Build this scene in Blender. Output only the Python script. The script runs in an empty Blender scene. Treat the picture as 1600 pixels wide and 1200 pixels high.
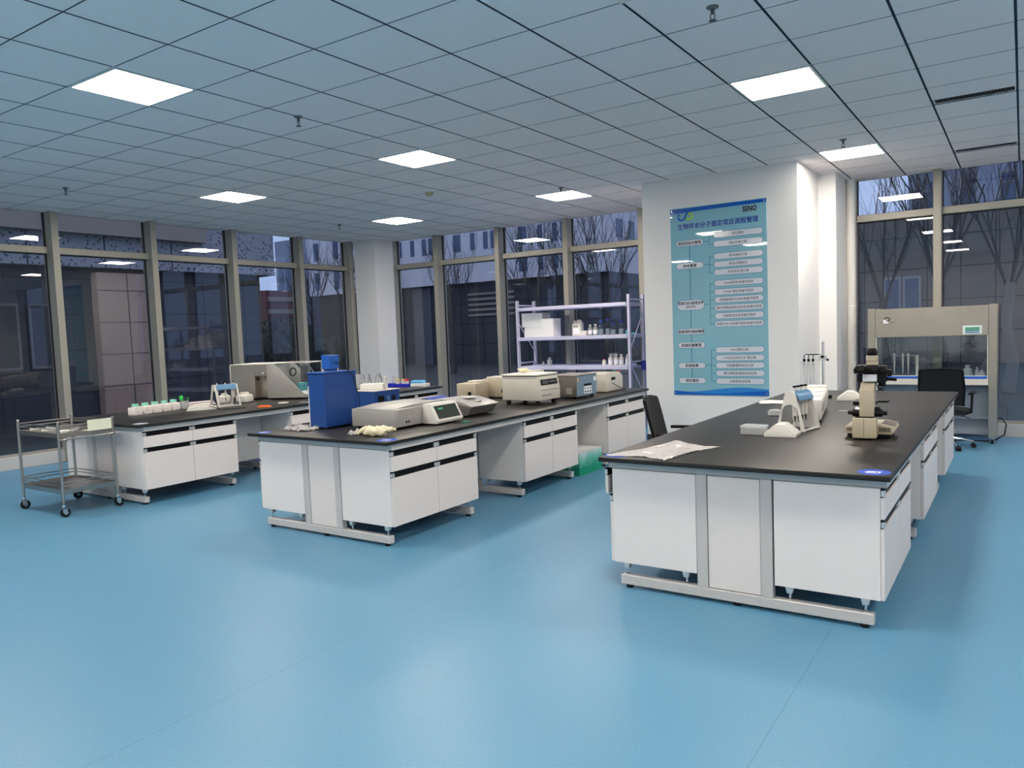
import bpy, bmesh, math, random
from mathutils import Vector, Matrix
from math import sin, cos, pi, radians
SC = bpy.context.scene
COL = SC.collection

# ------------------------------------------------------------------ camera
cam_d = bpy.data.cameras.new('camera'); cam = bpy.data.objects.new('camera', cam_d); COL.objects.link(cam)
cam_d.sensor_width = 36.0; cam_d.lens = 26.748; cam_d.clip_start = 0.05; cam_d.clip_end = 500
YAW, PIT, ROL = radians(33.957), radians(-4.0347), radians(-2.1941)
_f = Vector((-sin(YAW)*cos(PIT), cos(YAW)*cos(PIT), sin(PIT)))
_r = Vector((cos(YAW), sin(YAW), 0)); _u = _r.cross(_f)
_r2 = _r*cos(ROL) + _u*sin(ROL); _u2 = -_r*sin(ROL) + _u*cos(ROL)
_m = Matrix((( _r2.x, _u2.x, -_f.x, 4.8512), (_r2.y, _u2.y, -_f.y, -2.7765), (_r2.z, _u2.z, -_f.z, 1.5213), (0, 0, 0, 1)))
cam.matrix_world = _m
SC.camera = cam

# ------------------------------------------------------------------ world and exposure
W = bpy.data.worlds.new('dusk'); SC.world = W; W.use_nodes = True
wn = W.node_tree.nodes; wl = W.node_tree.links; wn.clear()
wo = wn.new('ShaderNodeOutputWorld'); wb = wn.new('ShaderNodeBackground')
wtc = wn.new('ShaderNodeTexCoord'); wsx = wn.new('ShaderNodeSeparateXYZ'); wrp = wn.new('ShaderNodeValToRGB')
wl.new(wtc.outputs['Generated'], wsx.inputs[0]); wl.new(wsx.outputs['Z'], wrp.inputs[0])
wrp.color_ramp.elements[0].position = 0.0; wrp.color_ramp.elements[0].color = (0.33, 0.42, 0.62, 1)
wrp.color_ramp.elements[1].position = 1.0; wrp.color_ramp.elements[1].color = (0.95, 1.0, 1.22, 1)
_e = wrp.color_ramp.elements.new(0.35); _e.color = (0.48, 0.56, 0.78, 1)
wl.new(wrp.outputs[0], wb.inputs[0]); wb.inputs[1].default_value = 1.5
wl.new(wb.outputs[0], wo.inputs[0])
SC.view_settings.view_transform = 'Standard'; SC.view_settings.look = 'None'
SC.view_settings.gamma = 1.0; SC.view_settings.use_curve_mapping = False
SC.view_settings.exposure = 0.12
LAMP_STRENGTH = 50.0
LAMP_COLOR = (1.0, 0.90, 0.77)

# ------------------------------------------------------------------ materials
MATS = {}
def sin_(b, *names):
    for n in names:
        if n in b.inputs: return b.inputs[n]
def mat(name, col, rough=0.5, metal=0.0, spec=0.5, emit=None, est=0, noise=0.0, nscale=20, bump=0.0, alpha=1.0, trans=0.0, coat=0.0, aniso=None):
    if name in MATS: return MATS[name]
    m = bpy.data.materials.new(name); m.use_nodes = True; MATS[name] = m
    nt = m.node_tree; b = nt.nodes['Principled BSDF']
    b.inputs['Base Color'].default_value = (*col, 1); b.inputs['Roughness'].default_value = rough
    b.inputs['Metallic'].default_value = metal; b.inputs['Specular IOR Level'].default_value = spec
    if coat: b.inputs['Coat Weight'].default_value = coat; b.inputs['Coat Roughness'].default_value = 0.08
    if trans: b.inputs['Transmission Weight'].default_value = trans
    if emit: b.inputs['Emission Color'].default_value = (*emit, 1); b.inputs['Emission Strength'].default_value = est
    tc = nt.nodes.new('ShaderNodeTexCoord'); nz = nt.nodes.new('ShaderNodeTexNoise'); nz.inputs['Scale'].default_value = nscale
    nz.inputs['Detail'].default_value = 4; nt.links.new(tc.outputs['Object'], nz.inputs['Vector'])
    if aniso:
        mp = nt.nodes.new('ShaderNodeMapping'); mp.inputs['Scale'].default_value = aniso
        nt.links.new(tc.outputs['Object'], mp.inputs[0]); nt.links.new(mp.outputs[0], nz.inputs['Vector'])
    if noise:
        mx = nt.nodes.new('ShaderNodeMixRGB'); mx.blend_type = 'MULTIPLY'; mx.inputs[0].default_value = 1
        cr = nt.nodes.new('ShaderNodeMapRange'); cr.inputs[1].default_value = 0.3; cr.inputs[2].default_value = 0.7
        cr.inputs[3].default_value = 1-noise; cr.inputs[4].default_value = 1.0
        nt.links.new(nz.outputs[0], cr.inputs[0]); mx.inputs[1].default_value = (*col, 1)
        nt.links.new(cr.outputs[0], mx.inputs[2]); nt.links.new(mx.outputs[0], b.inputs['Base Color'])
    if bump:
        bp = nt.nodes.new('ShaderNodeBump'); bp.inputs['Strength'].default_value = bump; bp.inputs['Distance'].default_value = 0.002
        nt.links.new(nz.outputs[0], bp.inputs['Height']); nt.links.new(bp.outputs[0], b.inputs['Normal'])
    return m
def glass_mat(name, tint, ior=1.5, refl_rough=0.0, alpha=None, col=(1, 1, 1)):
    """thin glazing: fresnel mix of straight transmission and mirror"""
    m = bpy.data.materials.new(name); m.use_nodes = True; MATS[name] = m
    nt = m.node_tree; nt.nodes.clear(); o = nt.nodes.new('ShaderNodeOutputMaterial')
    t = nt.nodes.new('ShaderNodeBsdfTransparent'); t.inputs[0].default_value = (*tint, 1)
    g = nt.nodes.new('ShaderNodeBsdfGlossy'); g.inputs['Roughness'].default_value = refl_rough; g.inputs[0].default_value = (*col, 1)
    f = nt.nodes.new('ShaderNodeLayerWeight'); f.inputs[0].default_value = 0.5; f0 = ((ior-1)/(ior+1))**2
    pw = nt.nodes.new('ShaderNodeMath'); pw.operation = 'POWER'; nt.links.new(f.outputs['Facing'], pw.inputs[0]); pw.inputs[1].default_value = 5
    ml = nt.nodes.new('ShaderNodeMath'); ml.operation = 'MULTIPLY_ADD'; nt.links.new(pw.outputs[0], ml.inputs[0]); ml.inputs[1].default_value = 1-f0; ml.inputs[2].default_value = f0
    mx = nt.nodes.new('ShaderNodeMixShader'); nt.links.new(ml.outputs[0], mx.inputs[0])
    nt.links.new(t.outputs[0], mx.inputs[1]); nt.links.new(g.outputs[0], mx.inputs[2])
    last = mx
    if alpha:
        d = nt.nodes.new('ShaderNodeBsdfDiffuse'); d.inputs[0].default_value = (*col, 1)
        m2 = nt.nodes.new('ShaderNodeMixShader'); m2.inputs[0].default_value = alpha
        nt.links.new(mx.outputs[0], m2.inputs[1]); nt.links.new(d.outputs[0], m2.inputs[2]); last = m2
    nt.links.new(last.outputs[0], o.inputs[0]); return m

WHITE_LAM = mat('white_laminate', (0.75, 0.69, 0.675), 0.35, noise=0.02)
CAB_BODY = mat('cabinet_carcass', (0.78, 0.735, 0.725), 0.4)
ALU = mat('aluminium_cap', (0.68, 0.69, 0.70), 0.3, 0.6)
BLACK_PL = mat('black_plastic', (0.004, 0.004, 0.005), 0.5, spec=0.18)
RUBBER = mat('black_rubber', (0.008, 0.008, 0.008), 0.7, spec=0.3)
FRAME_GREY = mat('grey_coated_steel', (0.53, 0.51, 0.505), 0.35, noise=0.03)
WORKTOP = mat('black_resin_top', (0.014, 0.0125, 0.012), 0.42, noise=0.15, nscale=60, spec=0.36)
PAINT = mat('white_wall_paint', (0.80, 0.79, 0.79), 0.6, bump=0.05, nscale=80)
MULL = mat('mullion_champagne', (0.36, 0.345, 0.30), 0.45, 0.25, noise=0.05)
GASKET = mat('gasket', (0.01, 0.01, 0.012), 0.6)
KERB = mat('kerb_panel', (0.50, 0.50, 0.51), 0.5)
STEEL = mat('brushed_steel', (0.42, 0.40, 0.375), 0.28, 0.95, noise=0.12, nscale=8, aniso=(1, 1, 40))
STEEL_B = mat('satin_steel', (0.44, 0.40, 0.345), 0.30, 0.92, noise=0.12, nscale=3)
CHROME = mat('chrome', (0.75, 0.75, 0.76), 0.12, 1.0)
CEIL = mat('mineral_tile', (0.96, 0.87, 0.86), 0.8, noise=0.05, nscale=200)
CEIL_GAP = mat('ceiling_gap', (0.07, 0.09, 0.12), 0.8)
BEIGE = mat('beige_enamel', (0.46, 0.40, 0.30), 0.4, noise=0.03)
CREAM = mat('cream_enamel', (0.60, 0.57, 0.50), 0.35)
LGREY = mat('light_grey_enamel', (0.34, 0.33, 0.315), 0.4)
MGREY = mat('mid_grey_plastic', (0.15, 0.145, 0.14), 0.5)
DGREY = mat('dark_grey', (0.07, 0.07, 0.075), 0.45)
WPL = mat('white_plastic', (0.70, 0.68, 0.64), 0.35)
BLUE = mat('blue_enamel', (0.010, 0.058, 0.25), 0.38, noise=0.05)
BLUE_L = mat('lighter_blue_enamel', (0.015, 0.105, 0.42), 0.35)
BLUE_TRAY = mat('blue_tray', (0.01, 0.02, 0.50), 0.4)
BLUE_SKY = mat('sky_blue_plastic', (0.12, 0.45, 0.75), 0.4)
PBLUE = mat('pipette_holder_blue', (0.10, 0.24, 0.42), 0.3, coat=0.3)
GREENCAP = mat('mint_cap', (0.22, 0.62, 0.48), 0.4)
GREEN = mat('green_plastic', (0.04, 0.55, 0.10), 0.4)
ORANGE = mat('orange_plastic', (0.85, 0.18, 0.03), 0.4)
RED = mat('red_plastic', (0.65, 0.02, 0.04), 0.4)
YELL = mat('yellow_cap', (0.75, 0.60, 0.22), 0.4)
GLOVE = mat('latex_glove', (0.80, 0.72, 0.50), 0.55, bump=0.4, nscale=120)
SCR = mat('lcd_dark', (0.020, 0.030, 0.026), 0.5, spec=0.2)
SCR_G = mat('lcd_green_text', (0.02, 0.3, 0.1), 0.4, emit=(0.05, 0.7, 0.25), est=0.5)
SCR_T = mat('lcd_teal', (0.10, 0.28, 0.22), 0.2)
PAPER = mat('paper', (0.75, 0.73, 0.70), 0.8)
PAPERY = mat('pale_yellow_sheet', (0.74, 0.73, 0.58), 0.7)
RACKM = mat('lilac_rack_steel', (0.55, 0.54, 0.72), 0.4)
FABRIC = mat('black_mesh_fabric', (0.005, 0.006, 0.009), 0.9, bump=0.5, nscale=300)
BOXW = mat('white_carton', (0.78, 0.78, 0.80), 0.6)
STICK = mat('blue_sticker', (0.005, 0.055, 0.42), 0.6, spec=0.2)
WHITE_P = mat('white_print', (0.85, 0.87, 0.92), 0.5)
BLK_P = mat('black_print', (0.01, 0.01, 0.015), 0.5)
HOODP = mat('hood_lower_panel', (0.26, 0.30, 0.37), 0.4)
TEAL = mat('teal_plastic', (0.05, 0.35, 0.38), 0.3)
GLASS = glass_mat('window_glazing', (0.80, 0.83, 0.875), 1.55)
GLASSC = glass_mat('clear_labware', (0.90, 0.94, 0.95), 1.45)
CLEARPL = glass_mat('clear_plastic', (0.93, 0.94, 0.95), 1.5, 0.05, alpha=0.35, col=(0.75, 0.76, 0.78))
BAGPL = glass_mat('crinkled_bag_film', (0.92, 0.92, 0.94), 1.5, 0.12, alpha=0.62, col=(0.60, 0.58, 0.58))

# ------------------------------------------------------------------ mesh helpers
class MB:
    def __init__(s, M=None): s.bm = bmesh.new(); s.M = M or Matrix.Identity(4)
    def _v(s, p): return s.bm.verts.new(s.M @ Vector(p))
    def _f(s, vs, mi=0):
        try: f = s.bm.faces.new(vs); f.material_index = mi; return f
        except ValueError: return None
    def box(s, a, b, mi=0, bev=0.0, seg=1):
        x0, y0, z0 = [min(a[i], b[i]) for i in range(3)]; x1, y1, z1 = [max(a[i], b[i]) for i in range(3)]
        v = [s._v(p) for p in ((x0,y0,z0),(x1,y0,z0),(x1,y1,z0),(x0,y1,z0),(x0,y0,z1),(x1,y0,z1),(x1,y1,z1),(x0,y1,z1))]
        fs = [s._f([v[i] for i in q], mi) for q in ((0,3,2,1),(4,5,6,7),(0,1,5,4),(1,2,6,5),(2,3,7,6),(3,0,4,7))]
        if bev:
            es = list({e for f in fs for e in f.edges})
            r = bmesh.ops.bevel(s.bm, geom=es, offset=bev, segments=seg, affect='EDGES', profile=0.5, clamp_overlap=True)
            for f in r['faces']: f.material_index = mi
        return s
    def prism(s, pts, axis, a0, a1, mi=0, bev=0.0):
        """extrude a 2D outline: axis 'x': pts=(y,z); 'y': pts=(x,z); 'z': pts=(x,y)"""
        def P(p, a): return (a, p[0], p[1]) if axis == 'x' else ((p[0], a, p[1]) if axis == 'y' else (p[0], p[1], a))
        A = [s._v(P(p, a0)) for p in pts]; B = [s._v(P(p, a1)) for p in pts]; n = len(pts)
        fs = [s._f(A[::-1], mi), s._f(B, mi)]
        for i in range(n): fs.append(s._f([A[i], A[(i+1) % n], B[(i+1) % n], B[i]], mi))
        if bev:
            es = list({e for f in fs if f for e in f.edges})
            r = bmesh.ops.bevel(s.bm, geom=es, offset=bev, segments=2, affect='EDGES', profile=0.5, clamp_overlap=True)
            for f in r['faces']: f.material_index = mi
        return s
    def cyl(s, p0, p1, r, mi=0, seg=14, r2=None, caps=True):
        p0 = Vector(p0); p1 = Vector(p1); d = (p1-p0)
        if d.length < 1e-9: return s
        d.normalize(); a = d.orthogonal().normalized(); b = d.cross(a); r2 = r if r2 is None else r2
        A = [s._v(p0 + (a*cos(2*pi*i/seg) + b*sin(2*pi*i/seg))*r) for i in range(seg)]
        B = [s._v(p1 + (a*cos(2*pi*i/seg) + b*sin(2*pi*i/seg))*r2) for i in range(seg)]
        for i in range(seg): s._f([A[i], A[(i+1) % seg], B[(i+1) % seg], B[i]], mi)
        if caps: s._f(A[::-1], mi); s._f(B, mi)
        return s
    def lathe(s, c, prof, mi=0, seg=20, sx=1, sy=1):
        rings = []
        for (r, z) in prof:
            rings.append([s._v((c[0]+max(r, 1e-5)*cos(2*pi*i/seg)*sx, c[1]+max(r, 1e-5)*sin(2*pi*i/seg)*sy, c[2]+z)) for i in range(seg)])
        for A, B in zip(rings, rings[1:]):
            for i in range(seg): s._f([A[i], A[(i+1) % seg], B[(i+1) % seg], B[i]], mi)
        s._f(rings[0][::-1], mi); s._f(rings[-1], mi); return s
    def tube(s, pts, r, mi=0, seg=8, radii=None):
        pts = [Vector(p) for p in pts]; n = len(pts); rings = []; a = None
        for k, p in enumerate(pts):
            d = (pts[min(k+1, n-1)] - pts[max(k-1, 0)]).normalized()
            if a is None: a = d.orthogonal().normalized()
            a = (a - d*a.dot(d)); a = a.normalized() if a.length > 1e-6 else d.orthogonal().normalized()
            b = d.cross(a); rr = radii[k] if radii else r
            rings.append([s._v(p + (a*cos(2*pi*i/seg) + b*sin(2*pi*i/seg))*rr) for i in range(seg)])
        for A, B in zip(rings, rings[1:]):
            for i in range(seg): s._f([A[i], A[(i+1) % seg], B[(i+1) % seg], B[i]], mi)
        s._f(rings[0][::-1], mi); s._f(rings[-1], mi); return s
    def grid(s, fn, nu, nv, mi=0, thick=0.0):
        V = [[s._v(fn(i/nu, j/nv)) for j in range(nv+1)] for i in range(nu+1)]
        for i in range(nu):
            for j in range(nv): s._f([V[i][j], V[i+1][j], V[i+1][j+1], V[i][j+1]], mi)
        if thick:
            bmesh.ops.recalc_face_normals(s.bm, faces=s.bm.faces[:])
            bmesh.ops.solidify(s.bm, geom=s.bm.faces[:], thickness=thick)
        return s
    def build(s, name, mats, parent=None, smooth=True, ang=35, loc=None):
        me = bpy.data.meshes.new(name)
        bmesh.ops.recalc_face_normals(s.bm, faces=s.bm.faces[:])
        s.bm.to_mesh(me); s.bm.free()
        if not isinstance(mats, (list, tuple)): mats = [mats]
        for m in mats: me.materials.append(m)
        if smooth:
            for p in me.polygons: p.use_smooth = True
            me.set_sharp_from_angle(angle=radians(ang))
        o = bpy.data.objects.new(name, me); COL.objects.link(o)
        if parent: o.parent = parent
        if loc: o.location = loc
        return o
def tag(o, label, cat, group=None, kind=None):
    o['label'] = label; o['category'] = cat
    if group: o['group'] = group
    if kind: o['kind'] = kind
    return o
def thing(name, label, cat, loc=(0, 0, 0), rz=0.0, group=None):
    o = bpy.data.objects.new(name, None); COL.objects.link(o); o.empty_display_size = 0.1
    o.location = loc; o.rotation_euler = (0, 0, rz); return tag(o, label, cat, group)
def struct(o): o['kind'] = 'structure'; return o
def copy_tree(o, parent=None):
    c = o.copy(); COL.objects.link(c)
    if parent: c.parent = parent
    for ch in o.children: copy_tree(ch, c)
    return c
def text_mesh(name, txt, material, parent, loc, height=None, width=None, bold=0.0, rot=(pi/2, 0, 0), center=True, ext=0.0004, fat=0.0):
    cu = bpy.data.curves.new(name+'_curve', 'FONT'); cu.body = txt; cu.size = 1.0; cu.extrude = 0.0; cu.offset = bold
    cu.align_x = 'CENTER' if center else 'LEFT'; cu.resolution_u = 2
    t = bpy.data.objects.new(name+'_tmp', cu); COL.objects.link(t); bpy.context.view_layer.update()
    dg = bpy.context.evaluated_depsgraph_get(); me = bpy.data.meshes.new_from_object(t.evaluated_get(dg))
    bpy.data.objects.remove(t); bpy.data.curves.remove(cu)
    if len(me.vertices) == 0: return None
    xs = [v.co.x for v in me.vertices]; ys = [v.co.y for v in me.vertices]
    cx = (min(xs)+max(xs))/2 if center else min(xs); cy = (min(ys)+max(ys))/2
    sy = height/(max(ys)-min(ys)) if height else None
    sx = width/(max(xs)-min(xs)) if width else sy
    if sy is None: sy = sx
    for v in me.vertices: v.co.x = (v.co.x-cx)*sx; v.co.y = (v.co.y-cy)*sy; v.co.z = 0
    if fat:
        bmx = bmesh.new(); bmx.from_mesh(me); src = bmx.faces[:]; f_ = fat*(height or width)
        for k in range(1, 5):
            g = bmesh.ops.duplicate(bmx, geom=src)['geom']; a = k*pi/2+pi/4
            for v in [e for e in g if isinstance(e, bmesh.types.BMVert)]: v.co.x += f_*cos(a); v.co.y += f_*sin(a); v.co.z += 0.00003*k
        bmx.to_mesh(me); bmx.free()
    me.materials.clear(); me.materials.append(material)
    o = bpy.data.objects.new(name, me); COL.objects.link(o); o.parent = parent; o.location = loc; o.rotation_euler = rot
    return o

XL, XR, YF, YB, H = -5.86, 8.6, -7.6, 8.27, 3.3   # glass planes left/back, walls right/behind, ceiling
# ------------------------------------------------------------------ floor
fm = bpy.data.materials.new('blue_vinyl_floor'); fm.use_nodes = True; nt = fm.node_tree; B = nt.nodes['Principled BSDF']
tc = nt.nodes.new('ShaderNodeTexCoord'); sx = nt.nodes.new('ShaderNodeSeparateXYZ'); nt.links.new(tc.outputs['Object'], sx.inputs[0])
nz = nt.nodes.new('ShaderNodeTexNoise'); nz.inputs['Scale'].default_value = 160; nz.inputs['Detail'].default_value = 3
nt.links.new(tc.outputs['Object'], nz.inputs['Vector'])
rp = nt.nodes.new('ShaderNodeValToRGB'); rp.color_ramp.elements[0].position = 0.35; rp.color_ramp.elements[0].color = (0.076, 0.226, 0.366, 1)
rp.color_ramp.elements[1].position = 0.65; rp.color_ramp.elements[1].color = (0.104, 0.276, 0.430, 1)
nt.links.new(nz.outputs[0], rp.inputs[0])
def seam_mask(axis, val, w):
    a = nt.nodes.new('ShaderNodeMath'); a.operation = 'SUBTRACT'; a.inputs[1].default_value = val; nt.links.new(sx.outputs[axis], a.inputs[0])
    b = nt.nodes.new('ShaderNodeMath'); b.operation = 'ABSOLUTE'; nt.links.new(a.outputs[0], b.inputs[0])
    c = nt.nodes.new('ShaderNodeMath'); c.operation = 'LESS_THAN'; c.inputs[1].default_value = w; nt.links.new(b.outputs[0], c.inputs[0]); return c
prev = rp.outputs[0]
for ax, v, w in (('X', 2.03, 0.0022), ('X', 4.08, 0.0022), ('X', -0.02, 0.0022), ('Y', 5.5, 0.004), ('X', -2.07, 0.0022)):
    c = seam_mask(ax, v, w); mx = nt.nodes.new('ShaderNodeMixRGB'); nt.links.new(c.outputs[0], mx.inputs[0])
    nt.links.new(prev, mx.inputs[1]); mx.inputs[2].default_value = (0.06, 0.19, 0.30, 1); prev = mx.outputs[0]
nt.links.new(prev, B.inputs['Base Color']); B.inputs['Roughness'].default_value = 0.38; B.inputs['Specular IOR Level'].default_value = 0.45
nz2 = nt.nodes.new('ShaderNodeTexNoise'); nz2.inputs['Scale'].default_value = 400; nt.links.new(tc.outputs['Object'], nz2.inputs['Vector'])
bp = nt.nodes.new('ShaderNodeBump'); bp.inputs['Strength'].default_value = 0.15; bp.inputs['Distance'].default_value = 0.001
nt.links.new(nz2.outputs[0], bp.inputs['Height']); nt.links.new(bp.outputs[0], B.inputs['Normal'])
struct(MB().box((XL-0.1, YF-0.1, -0.12), (XR+0.1, YB+0.1, 0)).build('floor', fm))

# ------------------------------------------------------------------ ceiling: real tiles with open joints, lamps take a tile slot
P6 = 0.6
lamps = [(-6, 5), (-6, 10), (-1, 0), (-1, 5), (-1, 10), (5, 5), (5, 10), (-6, 0), (5, 0), (-6, -5), (-1, -5), (5, -5), (-6, -10), (-1, -10), (5, -10), (10, -5), (10, 0), (10, 5), (10, 10), (10, -10)]
mb = MB(); GX, GY = 0.0080, 0.0045
def tile(x0, x1, y0, y1):
    n0 = len(mb.bm.faces); mb.box((x0, y0, H), (x1, y1, H+0.012), 1); mb.bm.faces.ensure_lookup_table()
    mb.bm.faces[n0].material_index = 0
i0, i1, j0, j1 = -10, 15, -13, 14
for i in range(i0, i1):
    for j in range(j0, j1):
        if (i, j) in lamps: continue
        x0, x1 = max(i*P6+GX, XL), min((i+1)*P6-GX, XR); y0, y1 = max(j*P6+GY, YF), min((j+1)*P6-GY, YB)
        if i == 7 and j in (7, 11): y0, y1 = y0, y1-0.175   # narrow tile beside each air slot
        if x1-x0 < 0.02 or y1-y0 < 0.02: continue
        tile(x0, x1, y0, y1)
mb.box((XL-0.1, YF-0.1, H+0.014), (XR+0.1, YB+0.1, H+0.08), 1)
struct(mb.build('ceiling', [CEIL, CEIL_GAP], smooth=False))

DIFF = bpy.data.materials.new('lit_diffuser'); DIFF.use_nodes = True; _n = DIFF.node_tree; _n.nodes.clear()
_o = _n.nodes.new('ShaderNodeOutputMaterial'); _e = _n.nodes.new('ShaderNodeEmission'); _e.inputs[0].default_value = (*LAMP_COLOR, 1); _e.inputs[1].default_value = LAMP_STRENGTH
_n.links.new(_e.outputs[0], _o.inputs[0])
LFR = mat('lamp_frame_white', (0.8, 0.8, 0.8), 0.4)
lamp_lab = {(-6, 5): 'lit square ceiling panel above the left windows, near the blue oven bench', (-6, 10): 'lit square ceiling panel nearest the white corner column',
 (-1, 0): 'largest lit square ceiling panel at the upper left of the photo', (-1, 5): 'lit square ceiling panel in the middle of the ceiling',
 (-1, 10): 'lit square ceiling panel above the lilac storage rack', (5, 5): 'large lit ceiling panel at upper right, above the poster pillar aisle',
 (5, 10): 'lit ceiling panel beside the white pipe and clean bench'}
def make_lamp():
    t = thing('ceiling_light', 'x', 'light')
    f = MB(); w = P6/2-0.006; k = 0.018
    for a, b in (((-w, -w), (w, -w+k)), ((-w, w-k), (w, w)), ((-w, -w+k), (-w+k, w-k)), ((w-k, -w+k), (w, w-k))):
        f.box((a[0], a[1], -0.004), (b[0], b[1], 0.012))
    f.build('frame', LFR, t)
    MB().box((-w+k, -w+k, -0.001), (w-k, w-k, 0.004)).build('diffuser', DIFF, t, smooth=False)
    return t
L0 = make_lamp()
rown = {-10: 'fourth row behind the camera', -5: 'row just behind the camera', 0: 'row level with the camera', 5: 'row above the benches', 10: 'row nearest the back windows'}
coln = {-6: 'left column', -1: 'middle column', 5: 'right column', 10: 'column beside the right wall'}
for n, (i, j) in enumerate(lamps):
    o = L0 if n == 0 else copy_tree(L0)
    o.location = (i*P6+0.3, j*P6+0.3, H)
    o['label'] = lamp_lab.get((i, j), 'lit square ceiling panel, %s, %s' % (coln[i], rown[j])); o['group'] = 'square ceiling light panels'

# ------------------------------------------------------------------ walls, pillar, column, pipe
struct(MB().box((XR, YF, 0), (XR+0.1, YB+0.1, H)).build('wall_right', PAINT))
struct(MB().box((XL-0.1, YF-0.1, 0), (XR+0.1, YF, H)).build('wall_front', PAINT))
struct(MB().box((0.838, 6.28, 0.0), (2.727, 7.36, H), 0).build('wall_pillar', PAINT))
struct(MB().box((2.727, 7.34, 0.0), (2.93, 8.15, H), 0).build('wall_return', PAINT))
struct(MB().box((0.830, 6.272, 0), (2.735, 7.335, 0.12)).build('baseboard_pillar', mat('dark_skirting', (0.03, 0.03, 0.035), 0.5)))
struct(MB().box((-5.62, 7.62, 0), (-5.10, 8.12, H)).build('wall_column', PAINT))
struct(MB().cyl((2.985, 8.02, 0), (2.985, 8.02, H), 0.055, seg=24).build('trim_pipe', mat('white_pipe', (0.72, 0.70, 0.67), 0.35)))
struct(MB().cyl((2.985, 8.02, 1.66), (2.985, 8.02, 1.68), 0.06, seg=24).build('trim_pipe_collar', LFR))

# ------------------------------------------------------------------ glazed walls
ZT = 2.80   # transom centre
def window_bay(name, a, b, axis, left_w=0.09, last=False):
    """axis 'y': left wall bay from y=a to b.  axis 'x': back wall bay from x=a to b."""
    t = bpy.data.objects.new(name, None); COL.objects.link(t); struct(t)
    def bx(m, u0, u1, d0, d1, z0, z1, mi=0, bev=0.0):   # u along wall, d = depth from the glass plane into the room
        if axis == 'y': m.box((XL+d0, u0, z0), (XL+d1, u1, z1), mi, bev)
        else: m.box((u0, YB-d1, z0), (u1, YB-d0, z1), mi, bev)
    hw = left_w/2
    f = MB()
    bx(f, a-hw, a+hw, -0.06, 0.19, 0, H, 0, 0.004)
    bx(f, a-hw-0.012, a+hw+0.012, -0.01, 0.02, 0, H, 1)
    f.build('mullion', [MULL, GASKET], t)
    if last:
        f = MB(); bx(f, b-hw, b+hw, -0.06, 0.19, 0, H, 0, 0.004); bx(f, b-hw-0.012, b+hw+0.012, -0.01, 0.02, 0, H, 1); f.build('mullion', [MULL, GASKET], t)
    f = MB(); bx(f, a+hw, b-hw, -0.03, 0.10, ZT-0.043, ZT+0.043, 0, 0.003); bx(f, a+hw, b-hw, -0.01, 0.015, ZT-0.055, ZT+0.055, 1)
    f.build('transom', [MULL, GASKET], t)
    f = MB(); bx(f, a+hw, b-hw, -0.03, 0.03, 0.155, 0.185, 0); f.build('sill', MULL, t)
    f = MB(); bx(f, a+hw, b-hw, -0.006, 0.006, 0.185, ZT-0.04); f.build('lower_pane', GLASS, t, smooth=False)
    f = MB(); bx(f, a+hw, b-hw, -0.006, 0.006, ZT+0.04, H); f.build('upper_pane', GLASS, t, smooth=False)
    return t
ly = [2.29 + 1.37*k for k in range(-8, 5)]; ly = [y for y in ly if y > YF]
ly[-1] = 7.6
n = 1
for a, b in zip(ly, ly[1:]): window_bay('window_%d' % n, a, b, 'y'); n += 1
window_bay('window_%d' % n, 7.6, YB-0.05, 'y', last=False); n += 1
bxs = [-5.75, -5.15, -4.05, -2.68, -1.33, 0.0, 1.35, 2.98, 3.96, 5.35, 6.7, 8.5]
for a, b in zip(bxs, bxs[1:]): window_bay('window_%d' % n, a, b, 'x', last=(b == bxs[-1])); n += 1
struct(MB().box((XL-0.06, YF, 0), (XL+0.09, YB, 0.155), 0, 0.003).build('baseboard_left', KERB))
struct(MB().box((XL+0.09, YB-0.09, 0), (XR, YB+0.06, 0.155), 0, 0.003).build('baseboard_back', KERB))

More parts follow.
